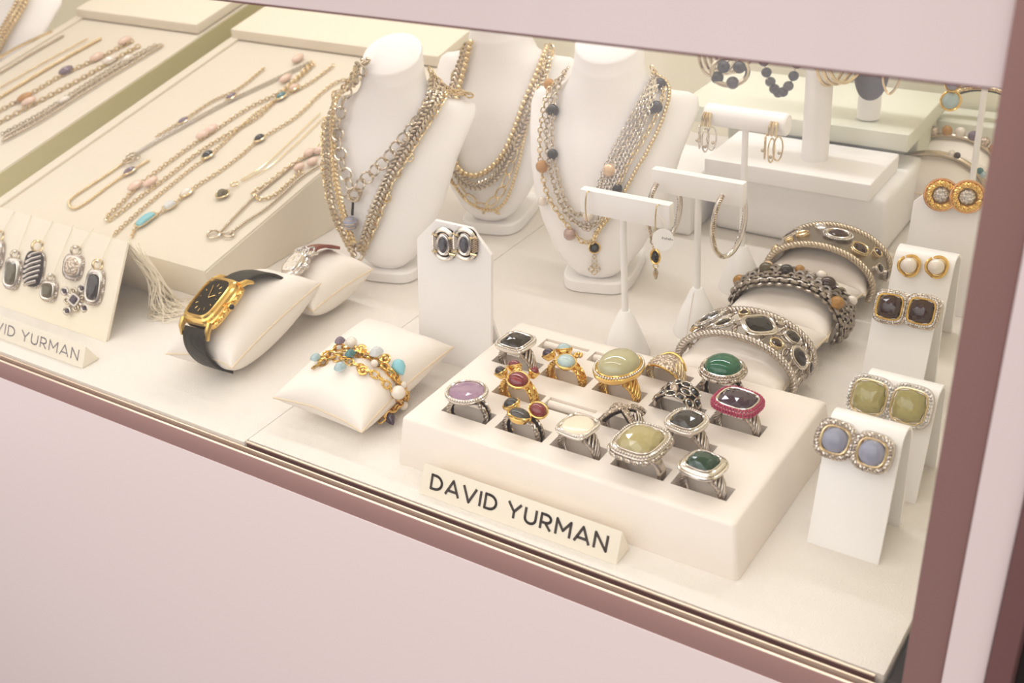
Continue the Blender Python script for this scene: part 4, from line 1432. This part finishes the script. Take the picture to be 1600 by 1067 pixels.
t_stand('white T-bar stand right behind the ring tray, holding two dangling drops', -189, 156, 91.5, -212, -162, 13)
t_stand('white T-bar stand carrying the two plain hoops', -166.5, 195, 91, -192, -141, 12.5, seam=True)
t_stand('white round-bar stand holding the clustered hoop earrings', -166, 252, 107.5, -189, -142, 12, True)
t_stand('tall thin white T-bar stand near the post, behind the round gold studs', -64, 336, 121, -92, -40, 11)

# dangling drops
GD = 'earrings on the T-bar stands'
for lab, x_, dang in (('dangling gold-wire earring at the free end of the nearest T-bar', -206.5, False), ('long dangling earring with black stone and gold wire, next to the paper tag', -167.5, True)):
    y_ = 150.5
    o = (x_, y_, 82)
    t = thing('drop_earring', lab, 'earring', o, GD)
    MB().tube(smooth([(x_, y_ + 5, 90), (x_, y_ + 1, 91.5), (x_, y_ - .8, 87), (x_ + .3, y_ - 1.6, 80), (x_ + .6, y_ - 1.2, 77)], 5), .4, 6).build('ear_wire', PALEG, t, origin=o)
    z = 76
    fg = MB()
    for a in range(4):
        an = rad(90 * a + 45)
        fg.torus(1.5, .4, 14, 5, M=frame((x_ + 1.5 * cos(an), y_ - 1.2, z - 2 + 1.5 * sin(an)), (.2, -1, .2), (0, 0, 1)))
    fg.build('filigree', SILVERM if dang else SILVER, t, origin=o)
    if dang:
        z2 = 66
        MB().torus(1.3, .35, 12, 5, M=frame((x_, y_ - 1.2, z - 6), (.5, -1, 0), (0, 0, 1))).torus(1.2, .35, 12, 5, M=frame((x_, y_ - 1.2, z - 16), (.5, -1, 0), (0, 0, 1))).build('link', PALEG, t, origin=o)
        M = frame((x_, y_ - 1.2, z - 11), (-.2, -1, .1), (0, 0, 1))
        MB(M).gem(2.3, 3.2, 1.5, 2, 14, .2, .5).build('black_stone', G_BLACK, t, origin=o, flat=True)
        MB(M).tube(sup(2.6, 3.6, 2, 24, .2), .6, 6, True).build('gold_bezel', GOLD, t, origin=o)
        MB().tube([(x_, y_ - 1.2, z - 17.5), (x_, y_ - 1.2, z - 20), (x_, y_ - 1.2, z - 23.5)], 1, 8, radii=[.6, 1.5, .5]).build('leaf_drop', SILVERM, t, origin=o)
# round paper tag
o = (-162.5, 147.5, 76)
t = thing('price_tag', 'small round white paper tag hanging at the end of the nearest T-bar', 'tag', o)
M = frame(o, (.25, -1, .3), (.1, 0, 1))
MB(M).lathe([(.05, -.12), (5.4, -.12), (5.4, .12), (.05, .12)], 24).build('tag_disc', PAPER, t, origin=o)
wr = MB(M)
for k_ in range(6):
    wr.tube([(-.6 + k_ * .95, .3 + .5 * (k_ % 2), .25), (-.3 + k_ * .95, 1.5 - .5 * (k_ % 2), .25), (.1 + k_ * .95, .4, .25)], .13, 4)
wr.build('handwriting', INKG, t, origin=o)
MB(M).tube([(0, 5, 0), (-1, 9, .5), (-3.4, 11, .6)], .2, 4).build('tag_thread', THREAD, t, origin=o)

# hoops
for lab, x_ in (('plain oval hoop earring hanging behind the nearest T-bar', -184), ('plain oval hoop earring hanging on the free side of the middle stand', -147.5)):
    y_ = 191
    o = (x_, y_, 70)
    t = thing('hoop_earring', lab, 'earring', o, 'plain hoop earrings')
    M = frame((x_, y_, 70), (.86, -.5, 0), (0, .1, 1))
    MB(M).tube([(10 * sin(rad(a)), 19 * cos(rad(a)), 0) for a in range(14, 330, 6)], 1.3, 9).build('hoop', SILVERW, t, origin=o)
    MB(M).beads_on([(9.4 * sin(rad(a)), 18.2 * cos(rad(a)), -.9) for a in range(20, 140, 4)], .75, 1.5, False).build('pave_row', PAVE, t, origin=o)
    MB(M).cable([(10 * sin(rad(a)), 19 * cos(rad(a)), 1.1) for a in range(196, 330, 5)], .5, .5, 2, 2.4).build('cable_row', SILVERM, t, origin=o)
for lab, x_, mm_ in (('clustered hoop earring at the left end of the round bar', -185.5, SILVERW), ('clustered hoop earring at the right end of the round bar, showing gold tops', -147.5, PALEG)):
    o = (x_, 245, 100)
    t = thing('cluster_earring', lab, 'earring', o, 'clustered hoop earrings')
    for k_, dx in enumerate((-1.8, 0, 1.8)):
        MB().tube(smooth([(x_ + dx * .8, 246, 104.5), (x_ + dx, 244.2, 102), (x_ + dx * 1.2, 243.4, 97.5)], 4), .8, 6).build('gold_top', PALEG, t, origin=o)
        MB().torus(5.0, .42, 22, 6, M=frame((x_ + dx * 2.0, 243.6, 91 - 1.5 * (k_ == 1)), (1, -.6 * (k_ - 1) - .3, 0), (0, 0, 1)), sx=.55, sy=1.35).build('hoop', mm_, t, origin=o)
        MB().ball((x_ + dx * 2.6, 243, 89 - 3 * (k_ == 1)), 1.0).build('bead', SILVERM, t, origin=o)
o = (-80, 330, 100)
t = thing('drop_earring', 'gold drop earring with a lilac and a pale blue stone, high near the post', 'earring', o, GD)
for z_, r_, st in ((107, 3.6, G_CHALC), (97.5, 4.8, G_BLUE)):
    M = frame((-80, 331, z_), (.35, -1, .3), (0, 0, 1))
    MB(M).gem(r_, r_, 2.2, 2, 14, .6, .5).build('stone', st, t, origin=o, flat=True)
    MB(M).loft([sup(r_ * .6, r_ * .6, 2, 24, -2), sup(r_ * 1.08, r_ * 1.08, 2, 24, .6), sup(r_ * 1.0, r_ * 1.0, 2, 24, .9)]).torus(r_ * 1.1, .6, 24, 6, M=Matrix.Translation((0, 0, .7))).build('gold_setting', GOLD, t, origin=o)
MB().tube([(-80, 336, 113), (-80, 331.5, 112), (-80, 331, 108)], .5, 6).build('ear_wire', GOLD, t, origin=o)


def up_card(label, x0, x1, y0, y1, zt, cut, legs, name='earring_card'):
    """a card with clipped corners leaning back on a strut; front face from (y0, 0) to (y1, zt)"""
    o = ((x0 + x1) / 2, y0, 0)
    t = thing(name, label, 'display card', o)
    zc = zt - cut
    lean = (y1 - y0) / zt
    pr = [(x0, 0), (x1, 0), (x1, zc), (x1 - cut, zt), (x0 + cut, zt), (x0, zc)]
    MB().loft([[(x, y0 + z * lean, z) for x, z in pr], [(x, y0 + z * lean + 2.2, z) for x, z in pr]]).build('panel', LEATH, t, origin=o, bevel=.5)
    xm = o[0]
    MB().prism([(y0 + zt * .8 * lean + 2, zt * .8), (y0 + zt * .8 * lean + 3.4, zt * .8), (y1 + legs, .2), (y1 + legs - 1.6, .2)], xm - 8, xm + 8).build('strut', LEATH, t, origin=o)
    return t, lean


def stud(label, M, build, name='earring', group=None):
    t = thing(name, label, 'earring', group=group, M=M)
    build(t)
    return t


cx0, cx1 = -288, -241
up_card('white card with clipped corners holding the pair of dark oval earrings', cx0, cx1, 104, 115, 78, 12, 22)


def dark_oval(t):
    MB().loft([sup(6.2, 7.8, 3, 32, 0), sup(6.8, 8.4, 3, 32, 1), sup(6.4, 8.0, 3, 32, 2.2)]).build('mount', OXID, t)
    MB().loft([sup(3.4, 5.4, 2, 26, 2), sup(4.2, 6.2, 2, 26, 2.6), sup(3.4, 5.2, 2, 26, 3.6)]).tube(sup(3.5, 5.2, 2, 30, 3.5), .55, 6, True).build('bezel', SILVERW, t)
    MB().gem(3.1, 4.8, 1.8, 2, 12, 3.2, .5).build('stone', gemm('blue_grey_stone', '45434c', .2) if 'gb' not in G_CACHE else G_CACHE['gb'], t, flat=True)
    for sg in (-1, 1):
        MB().tube([(5.2 * sin(rad(a)), sg * (3.2 + 4.6 * cos(rad(a))), 2.4) for a in range(-70, 71, 10)], 1.25, 8).build('polished_arch', SILVERW, t)
        for q in (-1, 1):
            MB().tube([(sg * 3.6, q * 4.2, 3.4), (sg * 6.6, q * 4.8, 2.4)], .8, 6).build('gold_bar', PALEG, t)
        cb = MB()
        for k_ in range(7):
            cb.tube([(sg * 4.4, -3.6 + k_ * 1.1 - .6, 2.6), (sg * 5.8, -3.2 + k_ * 1.1, 3.1), (sg * 7.0, -2.8 + k_ * 1.1 + .4, 1.8)], .48, 6)
        cb.build('cable_side', SILVER, t)


G_CACHE = {}
G_CACHE['gb'] = gemm('blue_grey_stone', '45434c', .2)
for lab, u, v in (('dark oval stud at the left on the clipped card', 697, 379), ('dark oval stud at the right on the clipped card', 730, 379)):
    p = aty(u, v, 113.6)
    stud(lab, frame(p, (.12, -1, .14), (0, .14, 1)), dark_oval, group='dark oval earrings')


def easel(label, x0, x1, y0, zt, dep):
    """bent white strip: sloping front, rolled top, short back leg"""
    o = ((x0 + x1) / 2, y0, 0)
    t = thing('earring_easel', label, 'display easel', o, 'bent earring easels')
    pr = [(y0, 0)]
    r_ = 8.
    cy, cz = y0 + 17 + 5, zt - r_
    for k_ in range(9):
        an = rad(160 - 150 * k_ / 8)
        pr.append((cy + r_ * cos(an), cz + r_ * sin(an)))
    pr.append((y0 + dep, 0))
    inner = [(y0 + dep - 1.8, 0)]
    for k_ in range(9):
        an = rad(10 + 150 * k_ / 8)
        inner.append((cy + (r_ - 1.5) * cos(an), cz + (r_ - 1.5) * sin(an)))
    inner.append((y0 + 1.8, 0))
    MB().prism(pr + inner, x0, x1).build('bent_strip', PLASTIC, t, origin=o, bevel=.3, sharp=30)
    MB().prism([(y0 + 4, 0.1), (y0 + dep - 3, .1), (cy + 2, cz)], x0 + 3, x0 + 4.2).build('side_web', PLASTIC, t, origin=o)
    return t


easel('earring easel nearest the front rail, holding the lavender pair', -50, -20, 56, 53, 29)
easel('earring easel second from the front rail, holding the yellow-green pair', -50, -19, 101, 47, 31)
easel('earring easel with the square black-brown pair, before the pearl pair', -68, -39, 168, 50, 31)
easel('earring easel with the two pearls, before the clipped card of round gold studs', -76, -46, 222, 49, 31)
up_card('white clipped card near the post holding the round gold studs', -81, -42, 270, 283, 66, 9, 20)


def lav(t):
    MB().loft([sup(7.4, 7.2, 3, 36, -2.4), sup(8.4, 8.2, 3, 36, 0), sup(8.0, 7.8, 3, 36, 1.6)]).build('mount', SILVERW, t)
    MB().cable(sup(6.8, 6.6, 3, 60, 2.0), .7, .75, 3, 4, 6, True).build('cable_edge', SILVER, t)
    MB().tube(sup(5.4, 5.4, 3, 36, 2.6), .7, 7, True).build('bezel', PALEG, t)
    MB().ball((0, 0, 2.4), 5.2, 5.2, 2.6, 28, 8, half=True).build('stone', G_CHALC, t)


def yel(t):
    MB().loft([sup(7.4, 7.4, 3.2, 36, -2.4), sup(8.4, 8.4, 3.2, 36, 0), sup(8.2, 8.2, 3.2, 36, 1.8)]).build('mount', SILVER, t)
    MB().beads_on(sup(7.5, 7.5, 3.2, 60, 1.9), .66, 1.3).build('pave_rim', PAVE, t)
    MB().tube(sup(6.4, 6.4, 3.2, 36, 2.2), .4, 6, True).build('bezel', PALEG, t)
    MB().gem(6.2, 6.2, 3.4, 3.2, 8, 2.0, .14).build('stone', G_PERIDOT, t, flat=True)


def blk(t):
    MB().loft([sup(6.4, 6.2, 4, 36, -3.4), sup(7.6, 7.4, 4, 36, -.6), sup(7.2, 7.0, 4, 36, 1.4)]).build('mount', SILVER, t)
    MB().cable(sup(7.4, 7.2, 4, 60, -.6), .55, .6, 3, 3.4, 6, True).build('cable_edge', SILVER, t)
    MB().beads_on(sup(6.8, 6.6, 4, 60, 1.3), .5, 1.05).build('pave_rim', PAVE, t)
    MB().tube(sup(6.0, 5.8, 4, 36, 1.8), .5, 6, True).build('bezel', GOLD, t)
    MB().gem(5.8, 5.6, 2.6, 4, 8, 1.5, .22).build('stone', G_BROWN, t, flat=True)
    MB().ball((-1.8, -6.6, -3.2), 1.2).ball((1.8, -6.6, -3.2), 1.2).build('clip_balls', SILVERW, t)


def prl(t):
    MB().ball((0, 0, 2.2), 4.1, 4.1, 3.4, 20, 12).build('pearl', PEARL, t)
    for a0 in (0, 130, 240):
        MB().tube([((4.9 + .5 * sin(rad((a - a0) * 1.7))) * cos(rad(a)), (4.9 + .5 * sin(rad((a - a0) * 1.7))) * sin(rad(a)), 1.2) for a in range(a0, a0 + 121, 10)], .8, 7).build('gold_leaf', GOLD, t)
    MB().loft([sup(3.4, 3.4, 2, 20, -.6), sup(4.4, 4.4, 2, 20, .6)]).build('back_plate', GOLD, t)


def rnd(t):
    MB().loft([sup(8.2, 8.2, 2, 36, 0), sup(8.6, 8.6, 2, 36, .8), sup(8.2, 8.2, 2, 36, 1.8), sup(4, 4, 2, 36, 1.6)]).build('disc', BRONZE, t)
    MB().torus(8.3, .75, 40, 8, M=Matrix.Translation((0, 0, 1.6))).build('rim', ROSE, t)
    MB().cable(sup(6.2, 6.2, 2, 60, 2.0), 1.0, .8, 4, 7, 6, True).build('rope_circle', GOLD, t)
    MB().ball((0, 0, 1.4), 4.2, 4.2, 2.2, 24, 6, half=True).build('pave_centre', PAVE, t)


def on_easel(u, v, y0, zt, lift=1.2):
    """the rolled top of an easel, hit by the picture ray, at a height where the front turns over"""
    n_ = Vector((0, -.86, .5))
    z = zt - 8 + 8 * .45
    p0 = (0, y0 + 22 - 8 * .86, z)
    return atp(u, v, p0, n_) + n_ * lift, n_


for lab, u, v, y0, zt, fn, grp, rl in (
        ('lavender earring at the left of the pair nearest the front rail', 1308, 686, 56, 53, lav, 'lavender earrings', .2), ('lavender earring at the right of the pair nearest the front rail', 1366, 706, 56, 53, lav, 'lavender earrings', .1),
        ('yellow-green earring at the left of its pair', 1362, 620, 101, 47, yel, 'yellow-green earrings', .0), ('yellow-green earring at the right of its pair', 1424, 634, 101, 47, yel, 'yellow-green earrings', .0),
        ('square black-brown earring at the left of its pair', 1394, 480, 168, 50, blk, 'square black-brown earrings', -.1), ('square black-brown earring at the right of its pair', 1443, 487, 168, 50, blk, 'square black-brown earrings', -.05),
        ('pearl earring in a gold twist at the left of its pair', 1422, 415, 222, 49, prl, 'pearl earrings', 0), ('pearl earring in a gold twist at the right of its pair', 1465, 417, 222, 49, prl, 'pearl earrings', 0)):
    p, n_ = on_easel(u, v, y0, zt, 3.6 if fn in (blk,) else (2.6 if fn in (lav, yel) else 1.0))
    stud(lab, frame(p, n_ + Vector((rl, 0, 0)), (0, 1, .9)) @ Matrix.Scale(1.14 if fn is yel else 1., 4), fn, group=grp)
for lab, u, v in (('round gold stud with a pave centre at the left on the clipped card', 1471, 303), ('round gold stud with a pave centre next to the post', 1512, 306)):
    p = aty(u, v, 280.5)
    stud(lab, frame(p, (.2, -1, .19), (0, .19, 1)), rnd, group='round gold studs')
M = frame(aty(1328, 722, 68.5), (.1, -.95, .35), (0, .3, .9))
o = M.translation.copy()
t = thing('price_tag', 'tiny white paper tag tucked under the lavender earrings', 'tag', o)
MB(M).lathe([(.05, -.1), (5, -.1), (5, .1), (.05, .1)], 22).build('tag_disc', PAPER, t, origin=o)
wr = MB(M)
for k_ in range(5):
    wr.tube([(-2 + k_ * .9, .2, .2), (-1.7 + k_ * .9, 1.4, .2), (-1.4 + k_ * .9, .1, .2)], .13, 4)
wr.build('handwriting', INK, t, origin=o)

# ------------------------------------------------------------------ bracelets on their cushions
C1 = cushion('cushion wearing the cuff with large dark stones, half hidden by the ring tray', (-122, 161, 14.5), 29, 33, 14, 0, rad(2))
C2 = cushion('cushion wearing the many-strand bracelet', (-122, 219, 14.5), 29, 27, 14, 0, rad(2))
C3 = cushion('cushion wearing the cuff with amber-brown stones, before the white blocks', (-121, 272, 14.5), 29, 25, 14, 0, rad(2))


def ell(a, rx, rz, cx, cz, y):
    return Vector((cx + rx * sin(rad(a)), y, cz + rz * cos(rad(a))))


def cuff(label, cx, cy, wd, rx, rz, cz, metal, stones, a0=-112, a1=112):
    o = (cx, cy, cz)
    t = thing('cuff_bracelet', label, 'bracelet', o, 'bracelets on the cushions')
    n_ = 60
    A = [a0 + (a1 - a0) * i / n_ for i in range(n_ + 1)]
    for sg in (-1, 1):
        MB().cable([ell(a, rx + .6, rz + .6, cx, cz, cy + sg * wd) for a in A], 1.1, 1.0, 3, 6, 6).build('cable_rim', metal, t, origin=o, sharp=70)
    MB().loft([[ell(a, rx, rz, cx, cz, cy - wd), ell(a, rx, rz, cx, cz, cy + wd), ell(a, rx + .8, rz + .8, cx, cz, cy + wd), ell(a, rx + .8, rz + .8, cx, cz, cy - wd)] for a in A]).build('band', GREYSILVER, t, origin=o) if metal == SILVERM else None
    if metal != SILVERM:
        for k_ in range(16):
            a = a0 + 8 + (a1 - a0 - 16) * k_ / 15
            for dy in (-wd * .5, wd * .5):
                nr = Vector((sin(rad(a)) / rx, 0, cos(rad(a)) / rz)).normalized()
                MB().torus(wd * .42, .6, 18, 6, M=frame(ell(a + dy, rx, rz, cx, cz, cy + dy), nr, (0, 1, 0)), sx=.8).build('openwork_scroll', metal, t, origin=o)
    for a, dy, w_, h_, ex, rot, stone, bez, halo in stones:
        dy, w_, h_ = dy * 1.3, w_ * 1.16, h_ * 1.16
        p = ell(a, rx + 1.0, rz + 1.0, cx, cz, cy + dy)
        nr = Vector((sin(rad(a)) / rx, 0, cos(rad(a)) / rz)).normalized()
        M = frame(p, nr, (0, 1, 0)) @ Matrix.Rotation(rad(rot), 4, 'Z')
        s_ = MB(M).loft([sup(w_ * .9, h_ * .9, ex, 26, -.6), sup(w_, h_, ex, 26, .8), sup(w_ * .92, h_ * .92, ex, 26, 1.4)]).tube(sup(w_ * .88, h_ * .88, ex, 30, 1.5), .5, 6, True).build('collet', bez, t, origin=o)
        if halo:
            MB(M).beads_on(sup(w_ * 1.08, h_ * 1.08, ex, 44, .9), .55, 1.1).build('halo', PAVE, t, origin=o)
        if stone:
            MB(M).gem(w_ * .8, h_ * .8, 1.4, ex, 12, 1.1, .55).build('stone', stone, t, origin=o, flat=True)
    return t


cuff('wide open cuff set with dark cushion and oval stones between two cable rims', -122, 157, 13, 30, 19.5, 14.6, SILVER, (
    (-62, 2, 3.6, 3.0, 2, 40, G_BROWN, PALEG, False), (-42, 3, 6.6, 5.0, 2, 30, G_GREY, SILVERW, True), (-84, -1, 2.4, 2.2, 2, 0, G_AMBER, PALEG, False), (-18, -4, 4.6, 3.0, 2, 60, G_SMOKE, SILVERW, True),
    (-8, 5.4, 2.4, 2.4, 2, 0, G_BROWN, PALEG, False), (12, 0, 7.4, 7.4, 3.4, 42, G_BLACK, SILVERW, False), (36, -5.5, 3.2, 3.2, 2, 0, G_BROWN, PALEG, False), (44, 3.8, 4.4, 3.8, 1.6, 20, G_SMOKE, SILVERW, False),
    (64, -1.5, 5.4, 5.0, 2.4, 10, G_SMOKE, SILVERW, False), (86, 3, 3.0, 2.6, 2, 0, G_SMOKE, SILVER, False), (26, 7, 2.0, 2.0, 2, 0, None, SILVER, False), (-30, 6.6, 2.2, 1.8, 2, 0, None, SILVER, False)))
cuff('wide open cuff set with amber-brown oval stones between two cable rims', -121, 268, 14, 30, 19.5, 14.6, SILVERM, (
    (-48, 3, 5.4, 4.0, 2, 20, G_BROWN, SILVERW, False), (-74, -2, 3.2, 2.6, 2, 0, G_AMBER, PALEG, False), (-28, -1.5, 3.4, 3.0, 2, 0, None, PALEG, False), (-14, 5, 3.8, 2.4, 1.6, -30, PAVE, SILVERW, False),
    (8, 1, 6.4, 5.0, 2, 10, G_BROWN, SILVERW, True), (36, -2.5, 4.6, 4.4, 2.6, 20, G_BROWN, PALEG, False), (54, 4, 2.8, 2.8, 2, 0, G_BROWN, PALEG, False), (70, -2, 3.4, 2.6, 2, 70, G_SMOKE, SILVERW, False),
    (88, 3, 2.8, 2.4, 2, 0, G_SMOKE, SILVER, False), (-40, -5.5, 2.2, 2, 2, 0, None, PALEG, False)))
# many-strand bracelet
o = (-121, 214, 18)
t = thing('strand_bracelet', 'bracelet of five dark silver box chains with pearls and brown beads', 'bracelet', o, 'bracelets on the cushions')
for k_, (dy, q) in enumerate(((-8, 0), (-4.4, .9), (-1, 1.6), (2.6, 1.2), (6.5, .4))):
    MB().chain([ell(a, 30.4 + q, 20 + q, -121, 14.6, 214 + dy + 1.6 * sin(rad(a * 3 + 60 * k_))) for a in range(-112, 116, 5)], 'box', 1.55, False).build('box_chain', GREYSILVER, t, origin=o)
    MB().tube([ell(a, 30 + q, 19.6 + q, -121, 14.6, 214 + dy + 1.6 * sin(rad(a * 3 + 60 * k_))) for a in range(-112, 116, 6)], .8, 6).build('dark_cord', OXID, t, origin=o)
for a, dy, r_, mm_, nm in ((-30, 7, 2.4, PEARLP, 'pearl'), (-28, 2, 3.6, G_OLIVE, 'olive_bead'), (-64, 1, 3.6, G_AMBER, 'amber_bead'), (-6, 0, 3.4, G_SMOKE, 'smoky_bead'), (24, 6, 2.7, PEARL, 'pearl'), (34, 2, 3.9, G_BROWN, 'brown_bead'), (66, 7, 2.7, PEARL, 'pearl'), (54, -6, 3.6, G_AMBER, 'amber_bead'), (4, 4, 2.4, G_AMBER, 'amber_bead')):
    MB().ball(ell(a, 33, 22.6, -121, 14.6, 214 + dy), r_ * 1.1, r_, r_, 14, 9).build(nm, mm_, t, origin=o)

# ------------------------------------------------------------------ white blocks and what stands at the back
def block(label, x0, x1, y0, y1, z0, z1, m_, bv=1.2, name='display_block'):
    o = ((x0 + x1) / 2, (y0 + y1) / 2, z0)
    return tag(MB().box(x0, x1, y0, y1, z0, z1).build(name, m_, None, origin=o, bevel=bv, seg=3), label, 'display block', 'white display blocks')


block('thick rounded white block under the slab with the round column', -214, -106, 318, 392, 0, 39, WHITEBOX, 5)
block('flat white slab carrying the round column', -217, -113.5, 310, 362, 39.2, 50, WHITEBOX, .8)
block('tall cream block behind the cuff with amber-brown stones', -240, -112, 396, 436, 0, 49.6, GREENBOX, 1.5)
block('pale green slab on the tall cream block, far back', -262, -110, 366, 446, 49.8, 61, GREENBOX, .8)
block('low white block standing behind the bust with coloured beads', -262, -222, 300, 360, 0, 36, WHITEBOX, 2)


def bangle_stand(label, x, y, z0, z1, r_, bx0, bx1, br):
    o = (x, y, z0)
    t = thing('bangle_stand', label, 'display stand', o, 'bangle stands')
    MB(Matrix.Translation(o)).lathe([(r_, 0), (r_, z1 - z0)], 28).build('column', WHITEBOX, t, origin=o)
    MB().lathe([(.1, 0), (br - 1, 0), (br, 1), (br, bx1 - bx0 - 1), (br - 1, bx1 - bx0), (.1, bx1 - bx0)], 28, M=Matrix.Translation((bx0, y, z1)) @ Matrix.Rotation(pi / 2, 4, 'Y')).build('bar', WHITEBOX, t, origin=o)


bangle_stand('white column with a bar, standing on the flat slab', -156.5, 336, 50, 134, 8, -232, -112, 9)
bangle_stand('white column far back on the pale green slab', -141, 384, 62, 138, 7, -190, -82, 9)

GB = 'bracelets hung on the back bars'
for lab, x_, y_, zc, rr, kind in (('gold bangle stack with large black stones hung at the left of the front bar', -216, 336, 113, 19, 'black'), ('bracelet of round black beads hung on the front bar', -180, 336, 111, 22, 'beads'),
                                  ('stack of thin gold bangles hung right of the column', -143, 336, 116, 19, 'gold'), ('cable bangle with teal ends hung on the back bar', -128, 384, 110, 18, 'teal')):
    o = (x_, y_, zc)
    t = thing('bangle', lab, 'bracelet', o, GB)
    if kind == 'beads':
        for k_ in range(13):
            a = rad(60 + 240 * k_ / 12)
            MB().ball((x_ + rr * .45 * sin(a), y_ - 3 + 2 * sin(k_), zc + rr * cos(a)), 3.2, 3.2, 3.0, 14, 9).build('bead', G_BLACK if k_ % 4 else G_GREY, t, origin=o)
        MB().tube([(x_ + rr * .45 * sin(rad(a)), y_ - 3, zc + rr * cos(rad(a))) for a in range(0, 356, 8)], .5, 5, True).build('cord', SILVERM, t, origin=o)
    else:
        for k_ in range(3 if kind != 'black' else 4):
            M = frame((x_ - 6 + 4.5 * k_, y_ - 1, zc + 1.2 * k_), (1, -.25 - .1 * k_, 0), (0, 0, 1))
            if kind == 'teal':
                MB(M).cable([(rr * .8 * cos(rad(a)), rr * sin(rad(a)), 0) for a in range(0, 360, 6)], .7, .7, 3, 5, 5, True).build('cable_hoop', SILVERM, t, origin=o)
            else:
                MB(M).torus(rr, 1.1, 40, 7, sx=.85).build('hoop', PALEG if kind == 'gold' else SILVERM, t, origin=o)
        if kind == 'black':
            for dx, dz in ((6, -8), (16, -7), (12, -17), (2, -15)):
                MB().ball((x_ + dx, y_ - 16, zc + dz), 4.0, 3.4, 3.8, 14, 9).build('black_stone', G_BLACK if dz > -16 else G_GREY, t, origin=o)
            MB().torus(9, 1.6, 24, 7, M=frame((x_ + 9, y_ - 14, zc - 11), (.2, -1, .4), (0, 0, 1)), sx=1.2, sy=.9).build('stone_hoop', SILVERM, t, origin=o)
        if kind == 'teal':
            for dx in (-6, 3):
                MB().ball((x_ + dx, y_ - 10, zc + 1), 2.6, 2.4, 2.6, 12, 8).build('teal_end', G_TEAL, t, origin=o)
# dark oval pendant
o = (-133, 356, 100)
t = thing('pendant', 'big dark grey oval disc hanging beside the teal-ended bangle', 'pendant', o)
M = frame((-133, 358, 101), (.3, -1, .25), (0, 0, 1))
MB(M).loft([sup(9, 17, 2.2, 36, 0), sup(10, 18, 2.2, 36, 1), sup(9, 17, 2.2, 36, 2.4)]).build('disc', mat('dark_grey_slate', '3d3835', .5, bump=.2, scale=500), t, origin=o)
MB(M).ball((2.2, 8, 2.6), .9).ball((2.6, 4, 2.6), .9).ball((1.8, 12, 2.6), .9).build('studs', PALEG, t, origin=o)
MB(M).torus(2.2, .5, M=Matrix.Translation((0, 19.5, 1))).tube([(0, 21, 1), (0, 34, 8)], .35, 5).build('bail', PALEG, t, origin=o)
# gold hook earring
o = (-118, 352, 100)
t = thing('hoop_earring', 'thin gold hook earring with a dark bead, hanging far back near the post', 'earring', o)
MB().tube(smooth([(-123, 352, 118), (-124, 350, 104), (-123, 349, 96), (-119, 348, 91), (-115, 348, 96), (-112, 350, 108), (-111, 352, 122)], 5), .8, 7).build('hook', PALEG, t, origin=o)
MB().ball((-121, 350, 112), 2.2).build('dark_bead', G_BLACK, t, origin=o)

# cushions with bracelets at the back, next to the post
for lab, yc, z_, kind in (('cushion far back with a slim cable bracelet', 398, 20, 0), ('cushion far back with a row of chunky stones', 430, 20, 1)):
    cc = cushion(lab, (-98, yc, z_), 30, 22, 19, 0, rad(2), m_=SATIN)
    o = (-98, yc - 4, z_)
    if kind == 0:
        t = thing('cuff_bracelet', 'slim silver bracelet with a white stone on the first cushion behind the round gold studs', 'bracelet', o, 'bracelets at the back')
        MB().tube([ell(a, 30.5, 21.5, -98, z_, yc - 6) for a in range(-100, 104, 5)], 1.9, 9).build('band', SILVERM, t, origin=o)
        for a, mm_ in ((14, PEARL), (58, G_BLUE), (20, G_BROWN), (52, G_TEAL)):
            MB().ball(ell(a, 32.5, 23.5, -98, z_, yc - 6), 2.2).build('stone', mm_, t, origin=o)
    else:
        t = thing('cuff_bracelet', 'silver bracelet with a row of chunky pale stones on the rearmost cushion', 'bracelet', o, 'bracelets at the back')
        MB().tube([ell(a, 30.5, 21.5, -98, z_, yc - 4) for a in range(-100, 104, 5)], 1.6, 9).build('band', SILVERM, t, origin=o)
        for k_, a in enumerate(range(-50, 60, 14)):
            MB().ball(ell(a, 34, 24.5, -98, z_, yc - 4), 3.4, 2.8, 3.4, 12, 8).build('stone', (PEARL, G_MAUVE, PAVEG, G_AMBER)[k_ % 4], t, origin=o)
o = (-74, 440, 50)
t = thing('cuff_bracelet', 'dark bronze cuff standing against the back panel next to the post', 'bracelet', o, 'bracelets at the back')
MB().tube([Vector((-86 + 30 * sin(rad(a)), 446, 44 + 24 * cos(rad(a)))) for a in range(-70, 110, 6)], 2.2, 9, flat=1.6).build('band', OXID, t, origin=o)
MB().cable([Vector((-86 + 31 * sin(rad(a)), 443, 44 + 25 * cos(rad(a)))) for a in range(-70, 110, 6)], .8, .7, 3, 5).build('cable_rim', PALEG, t, origin=o)
block('cream block at the very back under the bronze cuff', -120, -50, 438, 466, 0, 46, GREENBOX, 1.2)
